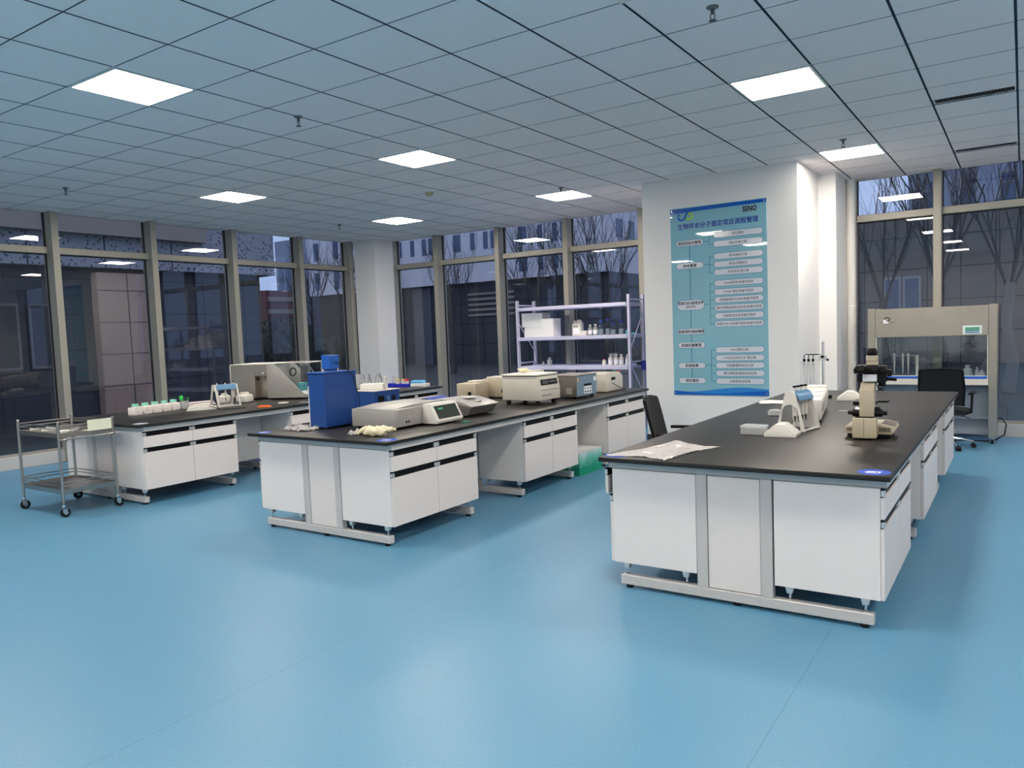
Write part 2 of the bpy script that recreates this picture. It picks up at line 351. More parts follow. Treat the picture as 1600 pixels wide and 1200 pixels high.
# ------------------------------------------------------------------ benches
TOP = 0.775
CABY = [(1.17, 2.19), (2.91, 3.89), (4.57, 5.55)]
def make_cabinet(w):
    """local: back at x=0, front at x=0.52, y 0..w, z from 0.148 to 0.70"""
    t = thing('base_cabinet', 'x', 'cabinet')
    D = 0.50; m = MB()
    m.box((0, 0, 0.148), (D, 0.018, 0.70), 0, 0.001); m.box((0, w-0.018, 0.148), (D, w, 0.70), 0, 0.001)
    m.box((0, 0.018, 0.148), (D, w-0.018, 0.166), 0); m.box((0, 0.018, 0.682), (D, w-0.018, 0.70), 0)
    m.box((0, 0.018, 0.166), (0.012, w-0.018, 0.682), 0); m.box((0, w/2-0.009, 0.166), (D-0.001, w/2+0.009, 0.682), 0)
    m.box((0.02, 0.018, 0.50), (D-0.001, w-0.018, 0.515), 0)
    m.build('carcass', CAB_BODY, t)
    for k in range(2):
        y0 = k*w/2 + 0.002; y1 = (k+1)*w/2 - 0.002
        d = MB().box((D+0.001, y0, 0.548), (D+0.019, y1, 0.654), 0, 0.0015).build('drawer', WHITE_LAM, t)
        for (z0, z1, par) in ((0.655, 0.700, d),):
            hd = MB(); hd.box((D+0.001, y0, z0), (D+0.010, y1, z1), 0); hd.box((D+0.010, y0, z1-0.008), (D+0.020, y1, z1), 0); 
            for ya, yb in ((y0-0.001, y0+0.028), (y1-0.028, y1+0.001)): hd.box((D+0.002, ya, z0+0.004), (D+0.021, yb, z1-0.010), 1, 0.002)
            hd.build('handle', [BLACK_PL, ALU], par)
        d = MB().box((D+0.001, y0, 0.150), (D+0.019, y1, 0.502), 0, 0.0015).build('door', WHITE_LAM, t)
        hd = MB(); hd.box((D+0.001, y0, 0.503), (D+0.010, y1, 0.546), 0); hd.box((D+0.010, y0, 0.538), (D+0.020, y1, 0.546), 0)
        for ya, yb in ((y0-0.001, y0+0.028), (y1-0.028, y1+0.001)): hd.box((D+0.002, ya, 0.507), (D+0.021, yb, 0.536), 1, 0.002)
        hd.build('handle', [BLACK_PL, ALU], d)
    for y in (0.03, w-0.03):
        for x in (0.07, 0.43):
            a = MB(); a.prism([(x-0.022, 0.148), (x+0.022, 0.148), (x+0.014, 0.112), (x-0.014, 0.112)], 'y', y-0.018, y+0.018, 0, 0.002)
            a.cyl((x, y, 0.0765), (x, y, 0.114), 0.006, 1, 10); a.lathe((x, y, 0.0765), [(0.014, 0), (0.014, 0.004), (0.006, 0.008)], 1, 12)
            a.build('adjuster', [ALU, CHROME], t)
    return t
cab0 = make_cabinet(1.02); cab1 = make_cabinet(0.98)
used = set()
cab_lab = {
 (1, 'R', 0): 'white two-drawer base cabinet on the bench farthest left, right behind the trolley',
 (1, 'R', 1): 'white base cabinet at the middle of the left bench, mostly hidden behind the blue oven',
 (1, 'R', 2): 'white base cabinet at the far end of the left bench near the corner column',
 (1, 'L', 0): 'white base cabinet on the window side of the left bench, seen through the trolley',
 (2, 'R', 0): 'white two-drawer base cabinet at the near end of the middle bench, below the gloves',
 (2, 'R', 1): 'white base cabinet in the middle of the centre bench, below the white centrifuge',
 (2, 'R', 2): 'white base cabinet at the far end of the centre bench, behind the green carton',
 (2, 'L', 0): 'white end cabinet at the left near corner of the centre bench, its side only showing',
 (3, 'R', 0): 'large white base cabinet at the right near corner, under the round blue sticker',
 (3, 'R', 1): 'white base cabinet halfway along the right side of the nearest bench',
 (3, 'R', 2): 'white base cabinet at the far right end of the nearest bench, by the swivel chair',
 (3, 'L', 0): 'white end cabinet at the left near corner of the nearest bench, drawer ajar',
}
def place_cab(b, cx, side, k):
    w = 1.02 if k == 0 else 0.98; src = cab0 if k == 0 else cab1
    if id(src) in used: o = copy_tree(src)
    else: o = src; used.add(id(src))
    y0 = CABY[k][0]
    if side == 'R': o.location = (cx+0.205, y0, 0); o.rotation_euler = (0, 0, 0)
    else: o.location = (cx-0.213, y0+w, 0); o.rotation_euler = (0, 0, pi)
    o['label'] = cab_lab[(b, side, k)]; o['group'] = 'white base cabinets under the benches'
    if (b, side, k) == (3, 'L', 0):
        for ch in o.children:
            if ch.name.startswith('drawer') and any(1 for _ in [0]):
                if ch.data.vertices[0].co.y > w/2-0.01: ch.location.x = 0.028
    return o
blab = {1: 'left bench by the windows', 2: 'centre bench carrying the blue oven', 3: 'nearest bench at right carrying the microscope'}
def bench(b, cx):
    fr = thing('bench_frame', 'grey steel underframe of the ' + blab[b], 'bench frame', (cx, 1.17, 0), 0, 'grey steel bench frames')
    L = 4.38
    for y in (0.0, 0.965, 1.745, 2.66, 3.42, 4.33):
        MB().box((-0.675, y, 0.021), (0.675, y+0.05, 0.0755), 0, 0.003).build('floor_beam', FRAME_GREY, fr)
        for x in (-0.63, 0.0, 0.63):
            MB().lathe((x, y+0.025, 0), [(0.019, 0), (0.021, 0.004), (0.021, 0.014), (0.015, 0.022)], 0, 14).build('foot', RUBBER, fr)
        for x in (-0.181, 0.165):
            MB().box((x-0.03, y, 0.0755), (x+0.03, y+0.05, 0.703), 0, 0.002).build('post', FRAME_GREY, fr)
    m = MB(); m.box((-0.735, 0, 0.703), (0.735, 0.03, 0.7475), 0, 0.001); m.box((-0.735, L-0.03, 0.703), (0.735, L, 0.7475), 0, 0.001)
    m.box((-0.735, 0.03, 0.703), (-0.705, L-0.03, 0.7475), 0, 0.001); m.box((0.705, 0.03, 0.703), (0.735, L-0.03, 0.7475), 0, 0.001)
    m.build('top_rail', FRAME_GREY, fr)
    MB().box((-0.147, 0.006, 0.080), (0.132, 0.022, 0.698), 0, 0.001).build('end_panel', WHITE_LAM, fr)
    MB().box((-0.147, L-0.022, 0.080), (0.132, L-0.006, 0.698), 0, 0.001).build('end_panel', WHITE_LAM, fr)
    for y0, y1 in ((1.02, 1.74), (2.72, 3.40)):
        for x in (-0.20, 0.186): MB().box((x-0.008, y0, 0.15), (x+0.008, y1, 0.702), 0).build('back_panel', CAB_BODY, fr)
    wt = MB().box((cx-0.76, 1.09, 0.7485), (cx+0.76, 5.59, TOP), 0, 0.004, 2).build('worktop', WORKTOP)
    tag(wt, 'long black resin worktop of the ' + blab[b], 'worktop', 'black resin worktops')
    for k in range(3): place_cab(b, cx, 'R', k)
    place_cab(b, cx, 'L', 0)
CX = {1: -2.725, 2: 0.41, 3: 3.585}
for b in (1, 2, 3): bench(b, CX[b])

# round and corner stickers on the worktops
def sticker(loc, rz, label, r=0.075, sy=1.0, mt=None):
    t = thing('round_sticker', label, 'sticker', loc, rz, 'blue stickers on worktop corners')
    MB().lathe((0, 0, 0), [(r, 0), (r, 0.0006)], 0, 32, 1, sy).build('sticker_disc', mt or STICK, t)
    m = MB(); z = 0.0009
    m.box((-0.04, -0.012, z-0.0002), (0.01, 0.0, z)); m.box((-0.03, 0.008, z-0.0002), (0.035, 0.016, z)); m.box((0.018, -0.02, z-0.0002), (0.028, 0.004, z)); m.box((-0.035, -0.032, z-0.0002), (0.02, -0.026, z))
    m.build('print', WHITE_P, t); return t
sticker((4.262, 1.185, TOP), 0.1, 'round blue sticker with white print at the right near corner of the nearest worktop')
sticker((2.90, 1.19, TOP), 0.4, 'blue sticker at the left near corner of the nearest worktop, beside the plastic bag')
sticker((1.085, 1.19, TOP), 0.2, 'blue sticker in front of the gloves on the centre worktop corner')
sticker((-0.235, 1.17, TOP), 0.3, 'small blue sticker at the left near corner of the centre worktop', 0.06)
sticker((-2.07, 1.19, TOP), 0.2, 'pale sticker at the near corner of the left worktop behind the trolley', 0.07, 1.0, mat('pale_sticker', (0.30, 0.33, 0.40), 0.6, spec=0.2))

# ------------------------------------------------------------------ microscope (seen from behind)
def microscope():
    t = thing('microscope', 'beige and black trinocular microscope standing on the nearest bench', 'microscope', (4.065, 2.315, TOP), radians(2)); t.scale = (0.95, 1.0, 0.885)
    NB = Matrix.Diagonal((0.76, 1.0, 1.0, 1.0))
    # stage side points +y (away from the camera), column at the back (-y)
    m = MB(NB); m.prism([(-0.185, 0.035), (-0.185, 0.075), (-0.165, 0.085), (-0.09, 0.095), (-0.09, 0.0965), (0.09, 0.0965), (0.10, 0.100), (0.195, 0.082), (0.205, 0.060), (0.18, 0.030), (-0.16, 0.030)], 'y', -0.02, 0.24, 0, 0.004)
    bs = m.build('base', BEIGE, t)
    m = MB(NB); m.prism([(-0.17, 0.008), (-0.165, 0.032), (0.175, 0.032), (0.165, 0.008)], 'y', -0.015, 0.23, 0, 0.003)
    for x, y in ((-0.14, 0.02), (0.14, 0.02), (-0.14, 0.2), (0.14, 0.2)): m.cyl((x, y, 0), (x, y, 0.01), 0.014)
    m.build('base_plate', BLACK_PL, bs)
    m = MB(NB)
    for k in range(5): m.box((-0.170+k*0.011, -0.0225, 0.048), (-0.165+k*0.011, -0.0195, 0.072))
    for k in range(8): m.box((0.085+k*0.011, -0.0225, 0.048), (0.091+k*0.011, -0.0195, 0.078))
    m.build('vent_slots', BLACK_PL, bs)
    m = MB(NB); m.prism([(0.10, 0.1005), (0.195, 0.0825), (0.195, 0.0855), (0.10, 0.1035)], 'y', 0.03, 0.2, 0); m.build('top_plate', mat('brown_grey_plate', (0.12, 0.10, 0.09), 0.5), bs)
    m = MB(); m.box((-0.085, -0.11, 0.012), (0.055, -0.0225, 0.152), 0, 0.006, 2); m.box((-0.0165, -0.1115, 0.02), (-0.0145, -0.109, 0.148), 1); lb = m.build('lamp_housing', [BEIGE, DGREY], t)
    m = MB(); m.box((-0.07, -0.095, 0.152), (0.04, -0.03, 0.158)); m.build('gasket', BLACK_PL, lb)
    m = MB(); m.prism([(-0.085, 0.158), (-0.012, 0.158), (0.004, 0.24), (0.02, 0.34), (0.09, 0.39), (0.09, 0.42), (0.0, 0.39), (-0.085, 0.34)], 'x', -0.045, 0.04, 0, 0.004)
    m.build('arm', BEIGE, t)
    m = MB(); m.box((-0.032, -0.03, 0.395), (0.052, 0.10, 0.445), 0, 0.003); m.build('head_mount', mat('pale_metal', (0.62, 0.64, 0.68), 0.35), t)
    # side lever block
    m = MB(); m.box((-0.07, 0.0, 0.39), (-0.033, 0.09, 0.440), 0, 0.006); m.build('side_block', BLACK_PL, t)
    m = MB(); m.box((0.052, -0.02, 0.385), (0.10, 0.10, 0.445), 0, 0.004);
    m.cyl((0.10, 0.03, 0.41), (0.16, 0.03, 0.405), 0.011, 0, 12); m.cyl((0.075, 0.04, 0.385), (0.075, 0.04, 0.360), 0.022, 0, 14)
    m.cyl((0.06, 0.0, 0.35), (0.085, 0.0, 0.332), 0.004); m.cyl((0.08, 0.0, 0.352), (0.062, 0.0, 0.33), 0.004)
    m.box((0.11, -0.01, 0.43), (0.135, 0.05, 0.475), 0, 0.004); m.build('lever_block', BLACK_PL, t)
    hd = MB(); hd.prism([(-0.085, 0.452), (0.10, 0.447), (0.105, 0.465), (0.095, 0.50), (-0.07, 0.505), (-0.088, 0.48)], 'y', -0.02, 0.13, 0, 0.004)
    hd.build('binocular_head', BLACK_PL, t)
    for x in (-0.035, 0.045):
        e = MB(); e.cyl((x, -0.015, 0.478), (x, -0.055, 0.488), 0.026, 0, 20, 0.024); e.cyl((x, -0.055, 0.488), (x, -0.075, 0.493), 0.019, 0, 20); e.build('eyepiece', BLACK_PL, t)
    m = MB(); m.box((-0.018, 0.02, 0.507), (0.048, 0.09, 0.532), 0, 0.002); m.box((-0.018, 0.02, 0.534), (0.048, 0.09, 0.572), 0, 0.002); m.build('photo_tube', BEIGE, t)
    m = MB(); m.cyl((0.015, 0.055, 0.572), (0.015, 0.055, 0.592), 0.029, 0, 18, 0.033); m.cyl((0.015, 0.055, 0.592), (0.015, 0.055, 0.622), 0.032, 0, 18, 0.022); m.build('tube_cap', BLACK_PL, t)
    # stage, objectives, focus knobs
    m = MB(); m.box((-0.095, 0.0, 0.238), (0.05, 0.17, 0.252), 0, 0.003); m.box((0.05, 0.02, 0.246), (0.112, 0.12, 0.258), 0, 0.003); m.box((-0.095, 0.0, 0.225), (-0.046, 0.12, 0.25), 0, 0.003); m.build('stage', BLACK_PL, t)
    for s in (-1, 1):
        x = -0.045 if s < 0 else 0.04
        m = MB(); m.cyl((x, -0.04, 0.18), (x+s*0.045, -0.04, 0.18), 0.026, 0, 20); m.cyl((x+s*0.045, -0.04, 0.18), (x+s*0.072, -0.04, 0.18), 0.014, 0, 18)
        m.cyl((x, -0.03, 0.205), (x+s*0.03, -0.03, 0.205), 0.016, 1 if s < 0 else 0, 16); m.build('focus_knob', [BLACK_PL, CHROME], t)
    m = MB(); m.cyl((0.01, 0.09, 0.395), (0.01, 0.09, 0.37), 0.03, 0, 18)
    for a in range(4): m.cyl((0.01+0.018*cos(a*pi/2), 0.09+0.018*sin(a*pi/2), 0.37), (0.01+0.024*cos(a*pi/2), 0.09+0.024*sin(a*pi/2), 0.325), 0.009, 1, 12)
    m.build('nosepiece', [BLACK_PL, CHROME], t)
microscope()

# ------------------------------------------------------------------ pipette stands: two A-frames joined by a blue cradle
def pipette_stand(loc, rz, label, knobs=4, arch=False, s=1.0, body=WPL, holder=PBLUE, H_=0.235, L=0.20, W_=0.20):
    t = thing('pipette_stand', label, 'pipette stand', loc, rz, 'A-shaped pipette stands'); t.scale = (s, s, s)
    for y in (-L/2, L/2):
        m = MB()
        if arch:
            solid = y > 0; hw = W_/2; top = H_*(0.50 if solid else 0.66)
            inner = [(0.052*cos(a)*(1.0 if not solid else 1.1), 0.0 + (top-0.05) + 0.05*sin(a)) for a in [pi*k/10 for k in range(11)]]
            out = [(-hw, 0), (-0.028, H_-0.012), (-0.012, H_), (0.012, H_), (0.028, H_-0.012), (hw, 0), (hw-0.022, 0)] + inner + [(-hw+0.022, 0)]
            if not solid: m.prism(out, 'y', y-0.008, y+0.008, 0)
            else:
                m.prism([(-hw, 0), (-0.028, H_-0.012), (-0.012, H_), (0.012, H_), (0.028, H_-0.012), (hw, 0)], 'y', y-0.005, y+0.008, 0, 0.002); m.cyl((0.02, y-0.0055, 0.11), (0.02, y-0.007, 0.11), 0.008, 0, 12)
            m.build('end_frame', body, t); continue
        for sg in (-1, 1):
            m.prism([(sg*W_/2, 0), (sg*(W_/2-0.022), 0), (sg*0.012, H_), (sg*0.03, H_)], 'y', y-0.008, y+0.008, 0, 0.002)
        m.box((-0.03, y-0.008, H_-0.02), (0.03, y+0.008, H_), 0, 0.004); m.prism([(-0.042, H_*0.72), (0.042, H_*0.72), (0.024, H_-0.015), (-0.024, H_-0.015)], 'y', y-0.008, y+0.008, 0, 0.002)
        m.build('end_frame', body, t)
    m = MB(); m.box((-W_/2+0.004, -L/2, 0.0), (-W_/2+0.02, L/2, 0.012), 0, 0.003); m.box((W_/2-0.02, -L/2, 0), (W_/2-0.004, L/2, 0.012), 0, 0.003); m.build('foot_rail', body, t)
    m = MB(); m.grid(lambda u, v: (0.055*cos(pi*(0.08+0.84*u)), -L/2+0.009+(L-0.018)*v, H_-0.075+0.075*sin(pi*(0.08+0.84*u))), 12, 1, 0, 0.006); m.build('cradle', holder, t)
    for k in range(knobs):
        y = -L/2+0.03+(L-0.06)*k/max(knobs-1, 1)
        p = MB(); p.cyl((0.012, y, H_-0.15), (0.012, y, H_-0.01), 0.009, 0, 12, 0.013); p.cyl((0.012, y, H_-0.01), (0.012, y, H_+0.018), 0.006, 0, 10)
        p.cyl((0.012, y, H_+0.018), (0.012, y, H_+0.028), 0.011, 1, 12); p.cyl((0.014, y, H_-0.19), (0.012, y, H_-0.15), 0.002, 2, 8, 0.008)
        p.build('pipette', [WPL, BLACK_PL, DGREY], t)
    return t
pipette_stand((3.585, 2.58, TOP), radians(-14), 'white A-shaped pipette stand with blue cradle in front of the water bath', 4, True, 1.15, L=0.19, W_=0.175)
pipette_stand((-2.80, 2.645, TOP), radians(-8), 'white A-shaped pipette stand with blue cradle on the left bench beside the bottles', 3, False, 1.08, L=0.24, W_=0.20)

# ------------------------------------------------------------------ triangular white blocks
def wedge(loc, rz, label, w=0.22, d=0.17, h=0.085):
    m = MB(); m.prism([(-w/2, 0), (w/2, 0), (w/2, 0.022), (0.025, h), (-0.03, h), (-w/2, 0.022)], 'y', -d/2, d/2, 0, 0.004)
    o = m.build('wedge_cover', WPL); o.location = loc; o.rotation_euler = (0, 0, rz); return tag(o, label, 'plastic cover', 'white roof-shaped covers')
wedge((3.565, 2.235, TOP), radians(2), 'white roof-shaped plastic cover in front of the pipette stand on the nearest bench', 0.20, 0.15, 0.082)
wedge((3.56, 4.62, TOP), radians(8), 'white roof-shaped plastic cover farther back on the nearest bench', 0.22, 0.17, 0.085)

# clear hinged box
t = thing('clear_box', 'small clear plastic box with lid, left of the white roof-shaped cover', 'box', (3.38, 2.25, TOP), radians(-3))
m = MB(); m.box((-0.075, -0.05, 0), (0.075, 0.05, 0.042), 0, 0.004); m.build('box_body', CLEARPL, t)
m = MB(); m.box((-0.079, -0.054, 0.044), (0.079, 0.054, 0.062), 0, 0.004); m.build('lid', CLEARPL, t)

# water bath / big white instrument behind the stand
t = thing('water_bath', 'white moulded water bath with two round lids behind the pipette stand', 'laboratory bath', (3.485, 3.42, TOP), radians(9))
m = MB(); m.prism([(-0.10, 0.02), (0.095, 0.02), (0.105, 0.155), (0.095, 0.17), (-0.10, 0.17)], 'y', -0.52, 0.50, 0, 0.010); m.box((-0.10, 0.47, 0.165), (0.095, 0.50, 0.195), 0, 0.006)
m.box((-0.08, -0.48, 0), (0.075, 0.46, 0.021), 1); m.build('housing', [WPL, BLACK_PL], t)
for y in (-0.20, 0.16):
    m = MB(); m.lathe((0.0, y, 0.1705), [(0.085, 0), (0.085, 0.006), (0.07, 0.009), (0.03, 0.010)], 0, 32); m.build('lid', WPL, t)
m = MB(); m.box((0.0995, -0.44, 0.08), (0.106, -0.32, 0.13), 0, 0.001); m.build('label_plate', LGREY, t)

# electrode stand at the far end of the nearest bench
t = thing('clamp_stand', 'chrome clamp stand holding three hanging glass tubes at the far end of the nearest bench', 'lab stand', (3.30, 4.75, TOP), 0)
m = MB(); m.cyl((0, 0, 0), (0, 0, 0.53), 0.011, 0, 14); m.build('rod', CHROME, t)
m = MB(); m.cyl((0, 0, 0.01), (0, 0, 0.05), 0.02, 0, 14)
for a in range(3):
    c, s_ = cos(a*2.1+0.3), sin(a*2.1+0.3); m.cyl((0, 0, 0.02), (c*0.06, s_*0.06, 0.012), 0.008); m.cyl((c*0.06, s_*0.06, 0), (c*0.06, s_*0.06, 0.028), 0.014)
m.build('tripod_foot', BLACK_PL, t)
m = MB(); m.box((-0.04, -0.02, 0.355), (0.03, 0.02, 0.40), 1, 0.004); m.cyl((0.0, -0.02, 0.39), (0.0, -0.045, 0.39), 0.014, 0, 12); m.cyl((0.03, 0, 0.36), (0.05, 0, 0.36), 0.01, 0, 12); m.build('clamp', [BLACK_PL, ALU], t)
m = MB(); m.box((-0.20, -0.025, 0.335), (-0.035, 0.025, 0.343), 1, 0.001)
for k in range(3):
    x = -0.17+k*0.04; m.cyl((x, 0, 0.343), (x, 0, 0.37), 0.012, 0, 12); m.tube([(x, 0, 0.37), (x, 0, 0.40), (x+0.02, 0, 0.415), (x+0.05, 0, 0.41), (-0.02, 0, 0.41)], 0.004, 0)
m.build('tube_holder', [BLACK_PL, ALU], t)
for k in range(3):
    x = -0.17+k*0.04; MB().cyl((x, 0, 0.11), (x, 0, 0.335), 0.011, 0, 14).build('glass_tube', CLEARPL, t)

# papers, scraps, plastic bags
def sheet(name, loc, w, d, rz, mt, label, cat, amp=0.004, seed=1, th=0.0006, n=10, group=None):
    rnd = random.Random(seed); ph = [rnd.uniform(0, 6) for _ in range(6)]
    def fn(u, v):
        z = 0.0012 + amp*(1+sin(u*9+ph[0])*sin(v*7+ph[1]))*0.5 + amp*0.6*abs(sin(u*23+ph[2]+v*5)*sin(v*19+ph[3]))
        ex = 0.04*sin(v*11+ph[4]); ey = 0.05*sin(u*8+ph[5])
        return ((u-0.5+ex*(u-0.5))*w, (v-0.5+ey*(v-0.5))*d, z)
    m = MB(); m.grid(fn, n, n, 0, th); o = m.build(name, mt, ang=60); o.location = loc; o.rotation_euler = (0, 0, rz); return tag(o, label, cat, group)
sheet('paper_sheet', (2.98, 4.28, TOP), 0.26, 0.30, 0.2, PAPER, 'sheet of paper lying on the left side of the nearest bench', 'paper', 0.006, 3)
sheet('paper_scrap', (3.655, 3.74, TOP), 0.06, 0.03, 0.2, PAPER, 'tiny white paper scrap on the nearest bench, left of the microscope', 'paper', 0.001, 4)
m = MB(); m.lathe((0, 0, 0), [(0.03, 0), (0.045, 0.01), (0.04, 0.04), (0.02, 0.052)], 0, 20, 1.2, 0.8); o = m.build('plastic_lump', CLEARPL); o.location = (3.24, 3.28, TOP)
tag(o, 'small crumpled clear plastic cap left of the water bath', 'plastic cap')
def bag(loc, w, d, rz, label, seed, amp=0.014, n=26):
    rnd = random.Random(seed); rr = [[rnd.random() for _ in range(n+1)] for _ in range(n+1)]
    def top(u, v):
        i, j = min(int(u*n+0.5), n), min(int(v*n+0.5), n); e = min(u, 1-u, v, 1-v)
        z = 0.0012 + min(1, e*9)*amp*(0.45+0.55*sin(u*9+seed)*sin(v*8+1)) + rr[i][j]*amp*0.55
        return ((u-0.5)*w*(1+0.12*sin(v*5+seed)) + 0.012*rr[i][j], (v-0.5)*d*(1+0.16*sin(u*4+seed)) + 0.012*rr[j][i], max(z, 0.0012))
    m = MB(); m.grid(top, n, n, 0, 0.0004); o = m.build('plastic_bag', BAGPL, ang=25); o.location = loc; o.rotation_euler = (0, 0, rz)
    return tag(o, label, 'plastic bag', 'crinkled clear plastic bags')
bag((3.10, 1.42, TOP), 0.34, 0.60, radians(-14), 'crinkled clear bubble bag lying flat on the near left corner of the nearest bench', 2)
bag((-0.06, 1.37, TOP), 0.30, 0.15, radians(4), 'crinkled clear plastic bag at the foot of the blue oven', 5, 0.028)
bag((0.66, 1.36, TOP), 0.17, 0.12, radians(25), 'small crumpled plastic film lying left of the rubber gloves', 7, 0.03, 16)

# ------------------------------------------------------------------ wrinkled gloves
def glove_pile(loc, rz, label, s=1.0, seed=1):
    t = thing('rubber_gloves', label, 'gloves', loc, rz); t.scale = (s, s, s*1.6); rnd = random.Random(seed)
    m = MB(); n = 18
    def fn(u, v):
        a = 2*pi*u; r = sin(pi*v)**0.6; z = 0.022+0.02*cos(pi*v)
        w = 1+0.25*sin(3*a+seed)+0.15*sin(7*a+v*9)
        return (0.085*r*w*cos(a), 0.045*r*w*sin(a), max(0.002, z+0.007*sin(5*a)*sin(9*v)))
    m.grid(fn, 26, 10, 0); m.build('palm', GLOVE, t, ang=80)
    for k in range(6):
        a = rnd.uniform(-0.7, 0.9) + (0 if k < 4 else pi); l = rnd.uniform(0.06, 0.11); c, q = cos(a), sin(a)*0.6
        pts = [(0.05*c, 0.03*q, 0.02), (0.08*c, 0.05*q, 0.032+0.01*rnd.random()), ((0.08+l*0.5)*c, 0.07*q, 0.028), ((0.08+l)*c, 0.09*q+rnd.uniform(-.02, .02), 0.012+0.03*rnd.random())]
        MB().tube(pts, 0.011, 0, 8, [0.013, 0.012, 0.011, 0.006]).build('finger', GLOVE, t, ang=80)
    return t
glove_pile((0.86, 1.31, TOP), radians(10), 'crumpled cream rubber gloves at the near corner of the centre bench', 1.05, 2)

# ================================================================== CENTRE BENCH EQUIPMENT
# tall blue oven
t = thing('tube_furnace', 'tall deep blue oven with small box head at the near end of centre bench', 'laboratory oven', (-0.04, 1.48, TOP))
m = MB(); m.box((0, 0, 0.012), (0.19, 0.36, 0.455), 0, 0.003); b_ = m.build('housing', BLUE, t)
m = MB(); m.box((-0.012, 0.004, 0.012), (-0.001, 0.36, 0.35), 0, 0.001); m.build('side_plate', WPL, t)
m = MB(); m.box((-0.012, -0.012, 0.456), (0.205, 0.375, 0.462), 0, 0.001); m.build('top_plate', BLUE_L, t)
m = MB(); m.box((0.085, 0.10, 0.468), (0.155, 0.19, 0.482), 0, 0.001); m.cyl((0.075, 0.11, 0.462), (0.075, 0.11, 0.485), 0.006, 1); m.cyl((0.165, 0.18, 0.462), (0.165, 0.18, 0.488), 0.006, 1); m.build('neck', [BLUE, WPL], t)
m = MB(); m.box((0.07, 0.09, 0.486), (0.165, 0.20, 0.60), 0, 0.003); m.build('head_box', BLUE_L, t)
m = MB(); m.tube([(0.168, 0.15, 0.54), (0.20, 0.17, 0.53), (0.215, 0.22, 0.49), (0.214, 0.30, 0.42), (0.206, 0.36, 0.25), (0.206, 0.375, 0.03)], 0.004, 0, 8); m.build('cable', RUBBER, t)
m = MB()
for x in (0.02, 0.17):
    for y in (0.02, 0.34): m.cyl((x, y, 0), (x, y, 0.012), 0.01)
m.build('feet', RUBBER, t)

# lower blue controller with foam rack of glass rods
t = thing('blue_controller', 'low blue enamelled control box behind the tall blue oven', 'control box', (-0.46, 2.36, TOP))
m = MB(); m.box((0, 0, 0.008), (0.31, 0.34, 0.225), 0, 0.003); m.build('housing', BLUE, t)
m = MB(); m.box((-0.005, -0.005, 0.2255), (0.315, 0.345, 0.2305)); m.build('top_plate', mat('pinkish_plate', (0.62, 0.56, 0.60), 0.5), t)
m = MB(); m.box((0.3105, 0.04, 0.125), (0.314, 0.12, 0.18), 0, 0.001); m.cyl((0.3105, 0.17, 0.15), (0.324, 0.17, 0.15), 0.022, 1, 18); m.cyl((0.3105, 0.08, 0.05), (0.322, 0.08, 0.05), 0.01); m.cyl((0.3105, 0.25, 0.15), (0.318, 0.25, 0.15), 0.025, 0, 16)
m.build('control_cluster', [BLACK_PL, PBLUE], t)
for k in range(3):
    m = MB(); m.box((0.3105, 0.13+k*0.06, 0.03), (0.318, 0.155+k*0.06, 0.09), 0, 0.002); m.build('switch', BLUE_L, t)
t = thing('tube_rack', 'white foam block holding upright pipettes on top of the low blue control box', 'tube rack', (-0.335, 2.52, TOP+0.2305), radians(28))
m = MB(); m.box((-0.10, -0.07, 0), (0.125, 0.07, 0.058), 0, 0.006, 2); m.build('foam_block', mat('foam', (0.80, 0.78, 0.70), 0.9, bump=0.3), t)
rnd = random.Random(11)
for k in range(12):
    x = -0.085+0.017*k; y = rnd.uniform(-0.03, 0.04); tx, ty = rnd.uniform(-0.012, 0.012), rnd.uniform(-0.01, 0.01)
    m = MB(); m.tube([(x, y, 0.059), (x+tx, y+ty, 0.10+rnd.uniform(0, .02)), (x+tx*2, y+ty*2, 0.14+rnd.uniform(0, .02))], 0.0045, 0, 8, [0.003, 0.0055, 0.004]); m.build('pipette', MGREY if k % 2 else CLEARPL, t)
m = MB(); m.box((0.132, -0.04, 0), (0.145, 0.04, 0.125), 0, 0.002); o = m.build('rack_post', WPL, t)

# spectrophotometer
t = thing('spectrophotometer', 'long grey spectrophotometer with tilted dark screen, behind the gloves', 'spectrophotometer', (0.30, 1.62, TOP), radians(0))
m = MB(); m.box((0, 0.0, 0.015), (0.475, 0.62, 0.158), 0, 0.008, 2); m.prism([(0, 0.159), (0.62, 0.159), (0.62, 0.178), (0.25, 0.178)], 'x', 0.02, 0.44, 0, 0.003)
m.build('housing', LGREY, t)
m = MB(); m.prism([(0.4755, 0.012), (0.62, 0.012), (0.632, 0.035), (0.555, 0.172), (0.4755, 0.172)], 'y', 0.33, 0.67, 0, 0.004); cs = m.build('console', WPL, t)
M_ = Matrix.Translation((0.5945, 0.50, 0.1045)) @ Matrix.Rotation(math.atan2(0.632-0.555, 0.172-0.035), 4, 'Y').inverted()
m = MB(M_); m.box((-0.001, -0.14, -0.062), (0.003, 0.14, 0.055), 0); m.build('screen', SCR, cs)
m = MB(M_); 
for k in range(4): m.box((0.0032, -0.10+k*0.016, 0.020), (0.0038, -0.09+k*0.016, 0.032))
m.build('readout', SCR_G, cs)
m = MB(); m.cyl((0.4752, 0.13, 0.05), (0.479, 0.13, 0.05), 0.009, 0, 14); m.cyl((0.4752, 0.16, 0.05), (0.479, 0.16, 0.05), 0.009, 0, 14); m.build('socket', BLACK_PL, t)
m = MB(); m.box((0.4752, 0.05, 0.07), (0.4775, 0.22, 0.15), 0, 0.001); m.build('side_hatch', LGREY, t)
m = MB()
for x, y in ((0.04, 0.04), (0.42, 0.04), (0.04, 0.58), (0.42, 0.58)): m.cyl((x, y, 0), (x, y, 0.016), 0.018)
m.build('feet', RUBBER, t)

